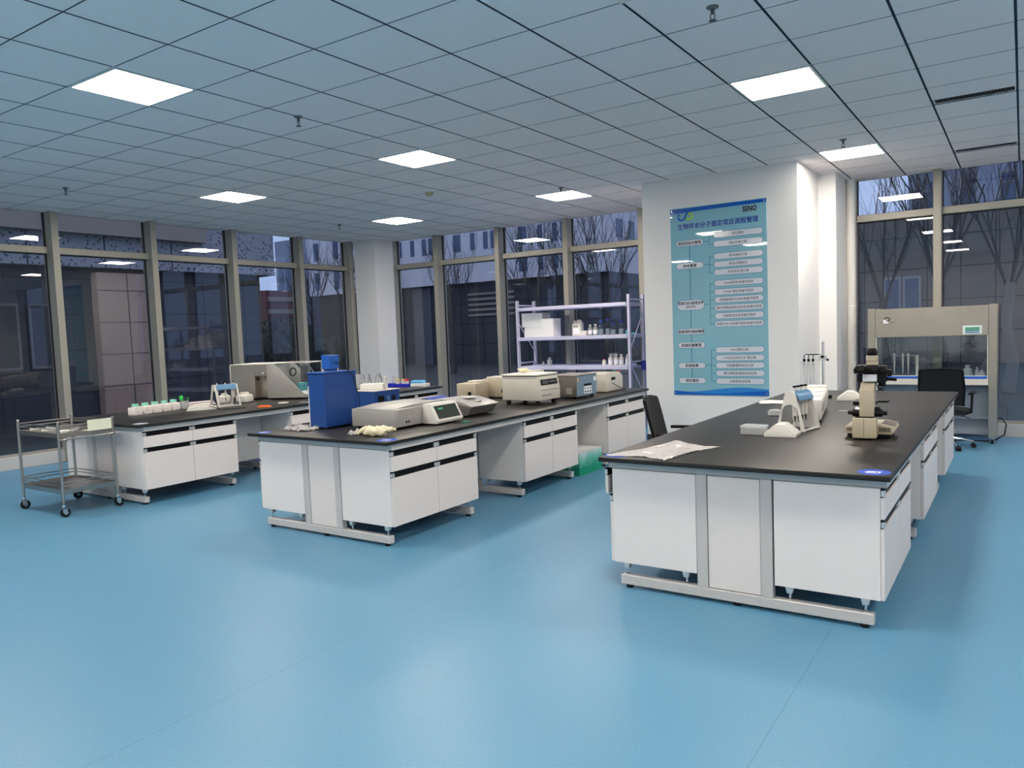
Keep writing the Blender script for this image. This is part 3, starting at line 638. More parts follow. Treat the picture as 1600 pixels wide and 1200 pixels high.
# second photometer with sloping front
t = thing('photometer', 'small grey and white photometer with a curved sloping lid, behind the screen console', 'photometer', (0.45, 2.52, TOP), radians(-2))
m = MB(); m.prism([(0.02, 0.012), (0.35, 0.012), (0.405, 0.085), (0.30, 0.10), (0.19, 0.125), (0.0, 0.128)], 'y', 0.0, 0.38, 0, 0.004); m.build('housing', MGREY, t)
m = MB(); m.prism([(-0.004, 0.129), (0.19, 0.126), (0.30, 0.101), (0.41, 0.080), (0.425, 0.095), (0.30, 0.130), (0.19, 0.152), (-0.004, 0.152)], 'y', -0.006, 0.386, 0, 0.004); lid = m.build('lid', LGREY, t)
m = MB(); m.box((0.20, 0.13, 0.152), (0.27, 0.26, 0.163), 0, 0.004); m.cyl((0.33, 0.2, 0.125), (0.33, 0.2, 0.132), 0.03, 0, 20); m.build('keypad', WPL, lid)
m = MB(); m.box((0.06, 0.03, 0), (0.30, 0.35, 0.012)); m.build('plinth', BLACK_PL, t)

# blue dust cover behind spectrophotometer
t = thing('blue_cover', 'dark blue curved plastic cover between the spectrophotometer and beige boxes', 'plastic cover', (0.0, 3.02, TOP), radians(10))
m = MB(); m.grid(lambda u, v: (0.10*cos(pi*u)*1.1, -0.17+0.34*v, 0.002+0.118*sin(pi*u)**0.7), 16, 2, 0, 0.004); m.build('cover_shell', mat('navy_plastic', (0.02, 0.05, 0.32), 0.35), t)

# row of beige boxes
def beige_box(loc, rz, w, d, h, label, lids):
    t = thing('beige_instrument', label, 'instrument', loc, rz, 'beige instruments at the back of the centre bench')
    m = MB(); m.box((-w/2, -d/2, 0.012), (w/2, d/2, h), 0, 0.008, 2); m.box((-w/2+0.02, -d/2+0.02, 0), (w/2-0.02, d/2-0.02, 0.012), 1); m.build('housing', [BEIGE, BLACK_PL], t)
    for (x, y, lw, ld, lh) in lids:
        m = MB(); m.box((x-lw/2, y-ld/2, h+0.0005), (x+lw/2, y+ld/2, h+lh), 0, 0.006, 2); m.build('lid', CREAM, t)
    m = MB(); m.box((w/2-0.10, -d/2-0.004, 0.06), (w/2-0.06, -d/2-0.0005, 0.10)); m.cyl((w/2-0.05, -d/2-0.0005, 0.045), (w/2-0.05, -d/2-0.03, 0.045), 0.008); m.build('socket', [BLACK_PL], t)
    return t
beige_box((-0.165, 3.90, TOP), radians(8), 0.24, 0.30, 0.19, 'leftmost of three beige instruments behind the blue cover', [(0.03, 0.05, 0.15, 0.16, 0.022)])
beige_box((-0.02, 4.26, TOP), radians(6), 0.34, 0.30, 0.215, 'middle beige instrument of three, with a humped lid', [(0, 0.0, 0.28, 0.22, 0.02)])
beige_box((0.08, 4.65, TOP), radians(4), 0.36, 0.34, 0.24, 'rearmost of three beige instruments, just left of the white centrifuge', [(0.05, 0, 0.2, 0.24, 0.035)])

# centrifuge
t = thing('centrifuge', 'white bench centrifuge with flat lid and dark control panel on the centre bench', 'centrifuge', (0.48, 3.53, TOP), radians(-1))
m = MB(); m.prism([(0.0, 0.045), (0.455, 0.045), (0.458, 0.15), (0.435, 0.262), (0.0, 0.262)], 'y', 0.0, 0.38, 0, 0.008); m.prism([(0.0, 0.262), (0.43, 0.262), (0.42, 0.280), (0.0, 0.280)], 'y', 0.006, 0.374, 0, 0.002); m.build('housing', CREAM, t)
m = MB(); m.box((0.002, 0.01, 0.280), (0.40, 0.37, 0.287)); m.build('lid_gap', BLACK_PL, t)
m = MB(); m.box((-0.008, -0.004, 0.287), (0.43, 0.385, 0.308), 0, 0.009, 3); m.build('lid', WPL, t)
M_ = Matrix.Translation((0.4475, 0.19, 0.205)) @ Matrix.Rotation(-math.atan2(0.023, 0.112), 4, 'Y')
m = MB(M_); m.box((0.0, -0.155, -0.012), (0.004, 0.15, 0.045), 0, 0.001); m.box((0.004, -0.13, 0.0), (0.0045, -0.02, 0.035), 1)
for k in range(5): m.box((0.004, 0.0+k*0.026, 0.008), (0.0046, 0.016+k*0.026, 0.03), 2)
m.build('control_panel', [BLACK_PL, DGREY, MGREY], t)
m = MB(); m.box((0.4585, 0.02, 0.145), (0.4605, 0.36, 0.149)); m.box((0.4585, 0.04, 0.085), (0.4605, 0.20, 0.105), 1); m.build('trim_line', [DGREY, LGREY], t)
m = MB()
for x, y in ((0.05, 0.04), (0.40, 0.04), (0.05, 0.34), (0.40, 0.34)): m.cyl((x, y, 0), (x, y, 0.046), 0.024, 0, 14)
m.build('feet', RUBBER, t)
glove_pile((0.60, 3.76, TOP+0.3083), radians(150), 'pale rubber glove lying on the lid of the white centrifuge', 0.62, 5)

# ultrasonic cleaner
t = thing('ultrasonic_cleaner', 'stainless and blue-grey ultrasonic cleaner right of the white centrifuge', 'ultrasonic cleaner', (0.655, 4.18, TOP), radians(-1))
m = MB(); m.box((0, 0, 0.022), (0.325, 0.43, 0.243), 0, 0.003); m.build('housing', STEEL, t)
m = MB(); m.box((-0.008, -0.008, 0.2435), (0.336, 0.438, 0.252), 0, 0.002); m.build('lid', STEEL_B, t)
m = MB(); m.box((0.3255, 0.004, 0.03), (0.330, 0.426, 0.24)); fp = m.build('front_panel', mat('blue_grey_panel', (0.17, 0.25, 0.33), 0.35), t)
m = MB(); m.box((0.3305, 0.15, 0.045), (0.332, 0.31, 0.125), 0); m.box((0.3305, 0.15, 0.126), (0.333, 0.31, 0.150), 1)
for k in range(3): m.cyl((0.332, 0.175+k*0.05, 0.10), (0.336, 0.175+k*0.05, 0.10), 0.008, 1, 12); m.box((0.332, 0.165+k*0.05, 0.055), (0.3335, 0.19+k*0.05, 0.075), 1)
m.build('keypad', [WHITE_P, BLACK_PL], fp)
m = MB(); m.box((0.3305, 0.365, 0.17), (0.3315, 0.41, 0.215)); m.build('notice', WHITE_P, fp)
m = MB(); m.box((0.3305, 0.012, 0.18), (0.3315, 0.04, 0.225)); m.build('orange_notice', mat('faded_orange', (0.65, 0.40, 0.16), 0.5), fp)
m = MB()
for k in range(4): m.box((0.20, -0.0025, 0.055+k*0.017), (0.27, -0.0002, 0.062+k*0.017), 0)
m.build('vent_slots', WPL, t)
m = MB(); m.box((0.05, -0.014, 0.183), (0.14, -0.0002, 0.191), 0, 0.001); m.build('handle', DGREY, t)
m = MB()
for x, y in ((0.03, 0.04), (0.29, 0.04), (0.03, 0.39), (0.29, 0.39)): m.cyl((x, y, 0), (x, y, 0.022), 0.018)
m.build('feet', RUBBER, t)

# small cream device with red cap
t = thing('cream_heater', 'cream box instrument with sloping top and trailing black cable, nearest the rack', 'instrument', (0.60, 4.93, TOP), radians(-1))
m = MB(); m.prism([(0.0, 0.008), (0.44, 0.008), (0.44, 0.17), (0.36, 0.218), (0.10, 0.222), (0.0, 0.215)], 'x', 0.0, 0.335, 0, 0.006); m.build('housing', CREAM, t)
m = MB(); m.box((0.3355, 0.15, 0.135), (0.340, 0.24, 0.165), 0); m.build('display', BLACK_PL, t)
m = MB(); m.tube([(0.338, 0.17, 0.10), (0.36, 0.22, 0.07), (0.37, 0.32, 0.03), (0.36, 0.46, 0.006), (0.30, 0.52, 0.006)], 0.004); m.build('cable', RUBBER, t)
m = MB(); m.cyl((0.30, 0.40, 0.197), (0.30, 0.40, 0.225), 0.018, 0, 14); m.build('red_cap', RED, t)
m = MB(); m.box((0.26, 0.32, 0.222), (0.30, 0.35, 0.232), 0); m.build('green_switch', mat('green_switch', (0.02, 0.25, 0.10), 0.4), t)
# cable with green connector
t = thing('data_cable', 'thin dark cable with a green connector in front of the photometer', 'cable', (0.93, 2.14, TOP))
m = MB(); m.tube([(-0.0, 0.0, 0.004), (0.05, -0.01, 0.004), (0.09, 0.03, 0.004)], 0.003); m.build('lead', RUBBER, t)
m = MB(); m.box((0.08, 0.02, 0), (0.14, 0.06, 0.012), 0, 0.002); m.build('connector', mat('dark_green', (0.02, 0.16, 0.12), 0.4), t)

# carton under the centre bench
t = thing('carton', 'white and green carton standing on the floor under the centre bench', 'carton', (0.66, 3.99, 0.0), 0)
cm = bpy.data.materials.new('green_white_print'); cm.use_nodes = True; nt = cm.node_tree; Bq = nt.nodes['Principled BSDF']; Bq.inputs['Roughness'].default_value = 0.6
tc = nt.nodes.new('ShaderNodeTexCoord'); sp = nt.nodes.new('ShaderNodeSeparateXYZ'); nt.links.new(tc.outputs['Object'], sp.inputs[0])
w_ = nt.nodes.new('ShaderNodeTexNoise'); w_.inputs['Scale'].default_value = 5; nt.links.new(tc.outputs['Object'], w_.inputs['Vector'])
ad = nt.nodes.new('ShaderNodeMath'); ad.operation = 'MULTIPLY_ADD'; nt.links.new(w_.outputs[0], ad.inputs[0]); ad.inputs[1].default_value = 0.14; nt.links.new(sp.outputs['Z'], ad.inputs[2])
cr = nt.nodes.new('ShaderNodeValToRGB'); cr.color_ramp.elements[0].position = 0.16; cr.color_ramp.elements[0].color = (0.0, 0.28, 0.17, 1)
cr.color_ramp.elements[1].position = 0.33; cr.color_ramp.elements[1].color = (0.62, 0.70, 0.70, 1); e_ = cr.color_ramp.elements.new(0.24); e_.color = (0.15, 0.50, 0.42, 1)
nt.links.new(ad.outputs[0], cr.inputs[0]); nt.links.new(cr.outputs[0], Bq.inputs['Base Color'])
m = MB(); m.box((0, 0, 0), (0.43, 0.50, 0.235), 0, 0.003); m.build('box_body', cm, t)
m = MB(); m.box((0.0, 0.0, 0.2355), (0.213, 0.50, 0.239), 0); m.build('flap', BOXW, t)
m = MB(); m.box((0.217, 0.0, 0.2355), (0.43, 0.50, 0.239), 0); m.build('flap', BOXW, t)
m = MB(); m.tube([(0.4325, 0.02+0.46*k/16, 0.10+0.02*sin(k*0.9)) for k in range(17)], 0.0015, 0, 4); m.build('printed_line', mat('mint_print', (0.35, 0.70, 0.60), 0.5), t)

# ================================================================== LEFT BENCH EQUIPMENT
def sq_bottle():
    t = thing('square_bottle', 'x', 'bottle', (0, 0, 0), 0, 'square white bottles with mint caps')
    m = MB(); m.box((-0.052, -0.052, 0), (0.052, 0.052, 0.085), 0, 0.008, 2); m.cyl((0, 0, 0.085), (0, 0, 0.094), 0.036, 0, 18, 0.03); m.build('bottle_body', mat('pinkish_white_plastic', (0.80, 0.74, 0.72), 0.4), t)
    m = MB(); m.cyl((0, 0, 0.094), (0, 0, 0.12), 0.036, 0, 20, 0.033); m.build('cap', GREENCAP, t); return t
b0 = sq_bottle(); names = ['nearest', 'second', 'third', 'fourth', 'farthest']
for k in range(5):
    o = b0 if k == 0 else copy_tree(b0); o.location = (-2.965-0.020*k, 1.66+0.122*k, TOP); o.rotation_euler = (0, 0, radians(10))
    o['label'] = '%s square white bottle with mint cap in the row on the left bench' % names[k]
t = thing('beaker', 'small clear beaker of green-handled tools behind the square bottles', 'beaker', (-3.05, 2.29, TOP))
m = MB(); m.lathe((0, 0, 0), [(0.04, 0), (0.044, 0.004), (0.044, 0.09), (0.041, 0.09), (0.041, 0.005), (0.0, 0.005)], 0, 24); m.build('glass_wall', CLEARPL, t)
t2 = thing('hand_tool', 'bright green handled tool standing in the small beaker', 'tool', (-3.05, 2.29, TOP+0.0055))
m = MB(); m.tube([(0.0, 0.0, 0), (-0.015, -0.02, 0.09)], 0.003); m.build('shaft', MGREY, t2); m = MB(); m.box((-0.035, -0.045, 0.09), (0.0, -0.01, 0.145), 0, 0.008, 2); m.build('grip', GREEN, t2)
for k, (dx, dy, mt, lb) in enumerate(((0.02, 0.015, GREEN, 'thin tool with green tip standing in the small beaker'), (0.03, -0.01, DGREY, 'thin dark rod leaning in the small beaker'))):
    m = MB(); m.tube([(dx*0.6, dy*0.6, 0.006), (dx*1.6, dy*1.6, 0.11+0.01*k)], 0.0035, 0); m.cyl((dx*1.6, dy*1.6, 0.108+0.01*k), (dx*1.7, dy*1.7, 0.125+0.01*k), 0.006); o = m.build('thin_tool', mt); o.location = (-3.05, 2.29, TOP); tag(o, lb, 'tool')
# white handheld scale / tray
t = thing('white_scale', 'low white device with rounded front and black cable, right of the beaker', 'laboratory scale', (-2.66, 2.24, TOP), radians(55))
m = MB(); m.prism([(-0.16, 0), (0.15, 0), (0.16, 0.02), (0.09, 0.05), (-0.05, 0.062), (-0.13, 0.04)], 'y', -0.075, 0.075, 0, 0.008); m.build('housing', WPL, t)
m = MB(); m.box((-0.03, -0.06, 0.0625), (0.08, 0.06, 0.068), 0, 0.002); m.build('platform', PAPER, t)
m = MB(); m.tube([(0.08, -0.08, 0.05), (0.12, -0.10, 0.035), (0.20, -0.12, 0.006), (0.35, -0.14, 0.005), (0.45, -0.10, 0.005)], 0.004); m.build('cable', RUBBER, t)
# tray behind the scale
m = MB(); m.box((-0.16, -0.07, 0), (0.16, 0.07, 0.03), 0, 0.006); m.box((-0.15, -0.06, 0.03), (0.15, 0.06, 0.05), 0, 0.006); o = m.build('pale_tray', mat('dusty_pink_plastic', (0.60, 0.52, 0.52), 0.5)); o.location = (-3.20, 2.58, TOP); o.rotation_euler = (0, 0, radians(75)); tag(o, 'flat pale pinkish case lying behind the low white device', 'case')
# white jars
def jar(loc, r, h, label, red=False):
    t = thing('white_jar', label, 'jar', loc, 0.3, 'white plastic jars beside the pipette stand')
    m = MB(); m.box((-r, -r, 0), (r, r, h), 0, r*0.35, 3); m.build('jar_body', WPL, t)
    m = MB(); m.cyl((0, 0, h), (0, 0, h+0.025), r*0.75, 0, 20, r*0.6); m.build('lid', CREAM, t); return t
jar((-3.12, 2.86, TOP), 0.055, 0.10, 'small white jar left of the larger white jar on the left bench')
jar((-2.95, 3.02, TOP), 0.08, 0.10, 'larger white jar with cream lid in front of the beige analyser')

# large analyser with slanted clear hood
t = thing('analyser', 'large beige analyser with grey side plate and slanted clear hood on the left bench', 'analyser', (-3.40, 3.17, TOP), radians(22))
m = MB(); m.box((0.0, 0, 0.025), (0.33, 0.50, 0.44), 0, 0.003); m.box((0.33, 0.09, 0.025), (0.52, 0.48, 0.44), 0); m.box((0.33, 0, 0.30), (0.52, 0.0895, 0.44), 0, 0.001); m.build('steel_housing', STEEL_B, t)
m = MB(); m.box((-0.004, -0.004, 0.4405), (0.56, 0.51, 0.450), 0, 0.002); m.box((-0.008, -0.006, 0.025), (-0.001, 0.50, 0.44), 0); m.build('edge_trim', WPL, t)
for nm, y0, y1 in (('near', -0.006, 0.006), ('far', 0.485, 0.497)):
    m = MB(); m.prism([(0.495, 0.02), (1.0, 0.02), (1.0, 0.06), (0.94, 0.10), (0.60, 0.445), (0.50, 0.445)], 'y', y0, y1, 0, 0.001); m.build('side_plate', LGREY, t)
m = MB(); m.box((0.53, 0.008, 0.02), (1.0, 0.483, 0.055), 0, 0.002); m.box((0.525, 0.008, 0.055), (0.535, 0.483, 0.44), 0); m.build('chamber', LGREY, t)
m = MB(); m.prism([(0.606, 0.443), (0.995, 0.443), (0.995, 0.068), (0.945, 0.101)], 'y', -0.002, 0.002, 0); m.box((0.994, 0.008, 0.07), (0.998, 0.483, 0.443)); m.build('hood_glass', GLASSC, t, smooth=False)
m = MB(); m.box((0.56, 0.480, 0.440), (1.02, 0.50, 0.452)); m.box((0.56, -0.004, 0.446), (1.02, 0.012, 0.452)); m.box((0.995, 0.0, 0.440), (1.012, 0.5, 0.452)); m.box((0.995, 0.484, 0.06), (1.01, 0.5, 0.44)); m.build('hood_frame', WPL, t)
m = MB(); m.tube([(0.80, 0.47, 0.43), (0.93, 0.40, 0.30), (0.96, 0.30, 0.18)], 0.012, 0, 8); m.build('hood_strut', CHROME, t)
m = MB(); m.prism([(0.94, 0.06), (1.0, 0.06), (1.0, 0.065), (0.95, 0.10)], 'y', 0.008, 0.483, 0, 0.001); m.build('hood_lip', WPL, t)
m = MB(); m.tube([(0.735+0.040*cos(a*pi/8), 0.22+0.01*sin(a*pi/8), 0.33+0.048*sin(a*pi/8)) for a in range(17)], 0.010, 0, 8); m.build('ring', BLACK_PL, t)
m = MB(); m.cyl((0.82, 0.36, 0.056), (0.82, 0.36, 0.40), 0.05, 0, 20); m.build('motor', DGREY, t)
m = MB(); m.box((0.86, 0.08, 0.056), (0.94, 0.18, 0.20), 0, 0.004); m.build('sample_box', TEAL, t)
m = MB(); m.cyl((0.375, -0.001, 0.265), (0.375, -0.02, 0.265), 0.018, 0, 16); m.build('knob', BLACK_PL, t)
m = MB(); m.cyl((0.455, -0.001, 0.335), (0.455, -0.022, 0.335), 0.014, 0, 16); m.build('latch', CHROME, t)
m = MB()
for x, y in ((0.05, 0.05), (0.29, 0.02), (0.55, 0.05), (0.95, 0.05), (0.05, 0.45), (0.95, 0.45)): m.cyl((x, y, 0), (x, y, 0.026), 0.022)
m.build('feet', RUBBER, t)

m = MB(); m.box((-0.07, -0.035, 0), (0.07, 0.035, 0.014), 0, 0.004); m.box((-0.05, -0.02, 0.014), (0.05, 0.02, 0.022), 0, 0.004); o = m.build('orange_case', ORANGE); o.location = (-2.13, 2.66, TOP); o.rotation_euler = (0, 0, 0.5); tag(o, 'flat orange plastic case near the edge of the left bench', 'case')
m = MB(); m.lathe((0, 0, 0), [(0.055, 0), (0.06, 0.004), (0.058, 0.012), (0.03, 0.015)], 0, 24); o = m.build('white_dish', WPL); o.location = (-2.30, 3.06, TOP); tag(o, 'round white dish lying on the left bench beside the blue oven', 'dish')
m = MB(); m.lathe((0, 0, 0), [(0.06, 0), (0.065, 0.003), (0.06, 0.007)], 0, 24); o = m.build('steel_dish', MGREY); o.location = (-2.10, 3.20, TOP); tag(o, 'dull grey dish right of the round white dish on the left bench', 'dish')

# far end of left bench: blue tray, jars, boxes
t = thing('blue_tray', 'royal blue shallow tray at the far end of the left bench', 'tray', (-2.63, 5.42, TOP), radians(8))
m = MB(); m.box((-0.20, -0.09, 0), (0.20, 0.09, 0.006), 0)
for a, b in (((-0.20, -0.09), (0.20, -0.083)), ((-0.20, 0.083), (0.20, 0.09)), ((-0.20, -0.083), (-0.193, 0.083)), ((0.193, -0.083), (0.20, 0.083))): m.box((a[0], a[1], 0.006), (b[0], b[1], 0.042))
m.build('tray_shell', BLUE_TRAY, t)
for k, (x, y, c, lb) in enumerate(((-0.03, 0.0, YELL, 'small clear jar with yellow cap, left one in the blue tray'), (0.06, 0.02, YELL, 'small clear jar with yellow cap, middle one in the blue tray'), (0.13, 0.01, RED, 'small clear jar with red cap in the blue tray'))):
    j = thing('sample_jar', lb, 'jar', (-2.63+x, 5.42+y, TOP+0.0065), 0, 'small jars in the blue tray')
    m = MB(); m.lathe((0, 0, 0), [(0.03, 0), (0.033, 0.004), (0.033, 0.068), (0.028, 0.075)], 0, 18); m.build('jar_body', mat('milky_plastic', (0.70, 0.66, 0.64), 0.35), j)
    m = MB(); m.cyl((0, 0, 0.0755), (0, 0, 0.10), 0.033, 0, 18); m.build('cap', c, j)
for k, (x, y) in enumerate(((-0.14, 0.0), (-0.11, 0.03))):
    m = MB(); m.tube([(0, 0, 0), (0.01, 0, 0.10), (0.015, 0.0, 0.15)], 0.006, 0, 8); o = m.build('glass_rod', CLEARPL); o.location = (-2.63+x, 5.42+y, TOP+0.0065); tag(o, ['left', 'right'][k]+' one of two upright grey rods in the blue tray', 'rod', 'upright rods in the blue tray')
t = thing('tissue_box', 'sky blue and white carton at the far right corner of the left bench', 'carton', (-2.28, 5.47, TOP), radians(12))
m = MB(); m.box((-0.12, -0.07, 0), (0.12, 0.07, 0.045), 0, 0.003); m.build('carton_body', BOXW, t); m = MB(); m.box((-0.13, -0.05, 0.0455), (0.06, 0.075, 0.085), 0, 0.012); m.build('blue_lid', BLUE_SKY, t)
t = thing('glass_tank', 'clear glass tank behind the blue oven on the left bench', 'glass tank', (-3.08, 5.02, TOP))
m = MB(); m.lathe((0, 0, 0), [(0.07, 0), (0.075, 0.004), (0.075, 0.2), (0.071, 0.2), (0.071, 0.006), (0, 0.006)], 0, 24); m.build('glass_wall', CLEARPL, t)

# ================================================================== TROLLEY
t = thing('trolley', 'stainless steel two-tier trolley with black castors at the left', 'trolley', (-3.04, 0.55, 0))
LX, LY = 0.76, 0.49; pts = [(0, 0), (LX, 0), (LX, LY), (0, LY)]
for (x, y) in pts:
    m = MB(); m.cyl((x, y, 0.115), (x, y, 0.845), 0.0125, 0, 16); m.lathe((x, y, 0.845), [(0.0135, 0), (0.0135, 0.006), (0.008, 0.012)], 0, 14); m.build('post', STEEL, t)
    c = MB(); c.cyl((x, y, 0.085), (x, y, 0.115), 0.016, 1, 12); c.box((x-0.018, y-0.02, 0.045), (x-0.013, y+0.02, 0.09), 1); c.box((x+0.013, y-0.02, 0.045), (x+0.018, y+0.02, 0.09), 1); c.box((x-0.018, y-0.02, 0.08), (x+0.018, y+0.02, 0.088), 1); fk = c.build('castor_fork', [RUBBER, CHROME], t)
    c = MB(); c.cyl((x-0.011, y+0.008, 0.042), (x+0.011, y+0.008, 0.042), 0.042, 0, 24); c.cyl((x-0.014, y+0.008, 0.042), (x+0.014, y+0.008, 0.042), 0.018, 1, 14); c.build('wheel', [RUBBER, CHROME], fk)
for z in (0.225, 0.735):
    m = MB(); m.box((0.0, 0.0, z), (LX, LY, z+0.003), 0); m.box((0, -0.001, z-0.02), (LX, 0.001, z+0.02)); m.box((0, LY-0.001, z-0.02), (LX, LY+0.001, z+0.02)); m.box((-0.001, 0, z-0.02), (0.001, LY, z+0.02)); m.box((LX-0.001, 0, z-0.02), (LX+0.001, LY, z+0.02)); m.build('tray', STEEL, t)
    for (a, b) in ((pts[0], pts[1]), (pts[1], pts[2]), (pts[3], pts[2]), (pts[0], pts[3])):
        for dz in (0.055, 0.085): MB().cyl((a[0], a[1], z+dz), (b[0], b[1], z+dz), 0.005, 0, 10).build('rail', STEEL, t)
m = MB(); m.tube([(LX, 0.0, 0.70), (LX+0.035, 0.01, 0.70), (LX+0.045, 0.05, 0.70), (LX+0.045, LY-0.05, 0.70), (LX+0.035, LY-0.01, 0.70), (LX, LY, 0.70)], 0.009, 0, 12); m.build('push_handle', STEEL, t)
ZT_ = 0.7385
m = MB(); m.box((0, -0.001, 0), (0.001, 0.22, 0.10)); m.box((0, 0, 0), (-0.12, 0.22, 0.0015)); o = m.build('yellow_sheet', PAPERY); o.location = (-2.262, 0.80, ZT_+0.01); tag(o, 'pale yellow folded sheet hanging at the right end of the trolley', 'sheet')
rnd = random.Random(4)
for k in range(7):
    x, y = -2.95+0.09*k+rnd.uniform(-.02, .02), 0.63+rnd.uniform(0, .28); a = rnd.uniform(0, pi); L_ = rnd.uniform(0.07, 0.12)
    m = MB(); m.cyl((-L_/2*cos(a), -L_/2*sin(a), 0.018), (L_/2*cos(a), L_/2*sin(a), 0.018), 0.016, 0, 14, 0.012); m.cyl((L_/2*cos(a), L_/2*sin(a), 0.018), (L_*0.7*cos(a), L_*0.7*sin(a), 0.018), 0.006, 0, 10)
    o = m.build('plastic_vial', CLEARPL if k % 3 else WPL); o.location = (x, y, ZT_); tag(o, 'small clear or white plastic vial lying on the top tray of the trolley', 'vial', 'loose vials on the trolley')
for k in range(2):
    m = MB(); m.lathe((0, 0, 0), [(0.045, 0), (0.05, 0.004), (0.05, 0.02), (0.046, 0.02), (0.044, 0.005), (0, 0.005)], 0, 20); o = m.build('petri_dish', PAPER if k else CLEARPL); o.location = (-2.80+0.28*k, 0.70, ZT_); tag(o, ['clear', 'white'][k]+' shallow dish on the top tray of the trolley', 'dish')

# ================================================================== STORAGE RACK
RX0, RX1, RY0, RY1 = -1.86, 0.08, 7.42, 7.92
t = thing('storage_rack', 'pale lilac steel storage rack standing before the back windows', 'storage rack', (RX0, RY0, 0))
LX, LY = RX1-RX0, RY1-RY0
for x in (0, LX):
    for y in (0, LY):
        m = MB(); m.box((x-0.022, y-0.018, 0), (x+0.022, y-0.014, 1.985)); m.box((x-0.022, y-0.018, 0), (x-0.018, y+0.018, 1.985)); m.box((x+0.018, y-0.018, 0), (x+0.022, y+0.018, 1.985)); m.build('upright', RACKM, t)
    for z0, z1, y0, y1 in (((1.72, 1.15, LY, 0), (0.98, 0.45, 0, LY)) if x else ((1.65, 1.15, 0, LY), (1.02, 0.45, LY, 0))):
        MB().cyl((x, y0*0.98+0.005, z0), (x, y1*0.98+0.005, z1), 0.009, 0, 8).build('brace', RACKM, t)
    for z in (0.30, 0.98, 1.90): MB().box((x-0.008, 0.016, z), (x+0.008, LY-0.018, z+0.02)).build('end_tie', RACKM, t)
for z in (0.42, 0.885, 1.345, 1.815):
    for y in (-0.02, LY): MB().box((0.022, y-0.016, z), (LX-0.022, y+0.016, z+0.055), 0, 0.004).build('beam', RACKM, t)
    MB().box((0.022, 0.0, z+0.045), (LX-0.022, LY-0.018, z+0.053)).build('shelf_deck', RACKM, t)
SZ1, SZ2 = 1.3985, 0.9385
def carton(loc, s, label, rz=0):
    m = MB(); m.box((-s[0]/2, -s[1]/2, 0), (s[0]/2, s[1]/2, s[2]), 0, 0.003); t = thing('foam_box', label, 'box', loc, rz, 'white boxes on the rack')
    m.build('box_body', BOXW, t); m = MB(); m.box((-s[0]/2-0.003, -s[1]/2-0.003, s[2]), (s[0]/2+0.003, s[1]/2+0.003, s[2]+0.02), 0, 0.003); m.build('lid', BOXW, t)
carton((-1.63, 7.64, SZ1), (0.34, 0.26, 0.14), 'white foam box at the left end of the rack shelf, lower one of a stack')
carton((-1.65, 7.64, SZ1+0.162), (0.38, 0.26, 0.20), 'white foam box on top of the stack at the left of the rack')
carton((-1.345, 7.60, SZ1), (0.21, 0.24, 0.265), 'tall white box right of the stacked foam boxes on the rack')
t = thing('jerry_can', 'white plastic jerry can with handle on the middle rack shelf', 'jerry can', (-0.88, 7.62, SZ1))
m = MB(); m.box((-0.075, -0.055, 0), (0.075, 0.055, 0.16), 0, 0.012, 2); m.prism([(-0.075, 0.155), (0.075, 0.155), (0.07, 0.19), (0.045, 0.225), (0.03, 0.225), (0.03, 0.20), (-0.01, 0.195), (-0.01, 0.2), (-0.07, 0.19)], 'y', -0.05, 0.05, 0, 0.004); m.build('can_body', WPL, t)
m = MB(); m.tube([(0.06, 0, 0.19), (0.055, 0, 0.235), (0.02, 0, 0.24), (-0.005, 0, 0.225), (-0.02, 0, 0.19)], 0.011, 0, 10); m.build('handle', WPL, t)
m = MB(); m.cyl((-0.048, 0, 0.19), (-0.048, 0, 0.235), 0.022, 0, 16); m.build('cap', WPL, t)
m = MB(); m.box((-0.05, -0.0565, 0.03), (0.05, -0.0555, 0.12), 0); m.box((-0.05, -0.0565, 0.135), (0.03, -0.0555, 0.145), 1); m.build('paper_label', [WHITE_P, BLK_P], t)
def bottle(kind, loc, h, r, label, group):
    t = thing('reagent_bottle', label, 'bottle', loc, 0, group)
    bm_, cm_ = {'blue': (GLASSC, mat('blue_cap', (0.02, 0.06, 0.45), 0.35)), 'white': (WPL, WPL), 'clearwhite': (CLEARPL, WPL), 'red': (WPL, RED), 'teal': (TEAL, TEAL), 'glass': (CLEARPL, CLEARPL)}[kind]
    m = MB(); m.lathe((0, 0, 0), [(r*0.94, 0), (r, 0.006), (r, h*0.58), (r*0.85, h*0.70), (r*0.42, h*0.80), (r*0.40, h*0.86)], 0, 20); m.build('bottle_body', bm_, t)
    m = MB(); m.cyl((0, 0, h*0.862), (0, 0, h), r*0.52, 0, 18, r*0.5); m.build('cap', cm_, t)
    if kind == 'blue':
        m = MB(); m.lathe((0, 0, 0), [(r*0.90, 0.006), (r*0.90, h*0.40)], 0, 20); m.build('liquid', mat('clear_liquid', (0.25, 0.30, 0.33), 0.1), t)
    if kind in ('clearwhite', 'white'):
        m = MB(); m.lathe((0, 0, 0), [(r*1.01, h*0.12), (r*1.01, h*0.48)], 0, 20); m.build('paper_label', WHITE_P, t)
    return t
m = MB(); m.box((-0.05, -0.04, 0), (0.05, 0.04, 0.075), 0, 0.004); o = m.build('small_white_box', WPL); o.location = (-0.755, 7.60, SZ1); tag(o, 'small white box between the jerry can and bottles on the rack', 'box')
bottle('clearwhite', (-0.665, 7.62, SZ1), 0.165, 0.034, 'clear bottle with white cap and label right of the jerry can', 'white capped bottles on the rack')
bottle('clearwhite', (-0.575, 7.62, SZ1), 0.17, 0.036, 'second white capped clear bottle, next to the blue capped ones', 'white capped bottles on the rack')
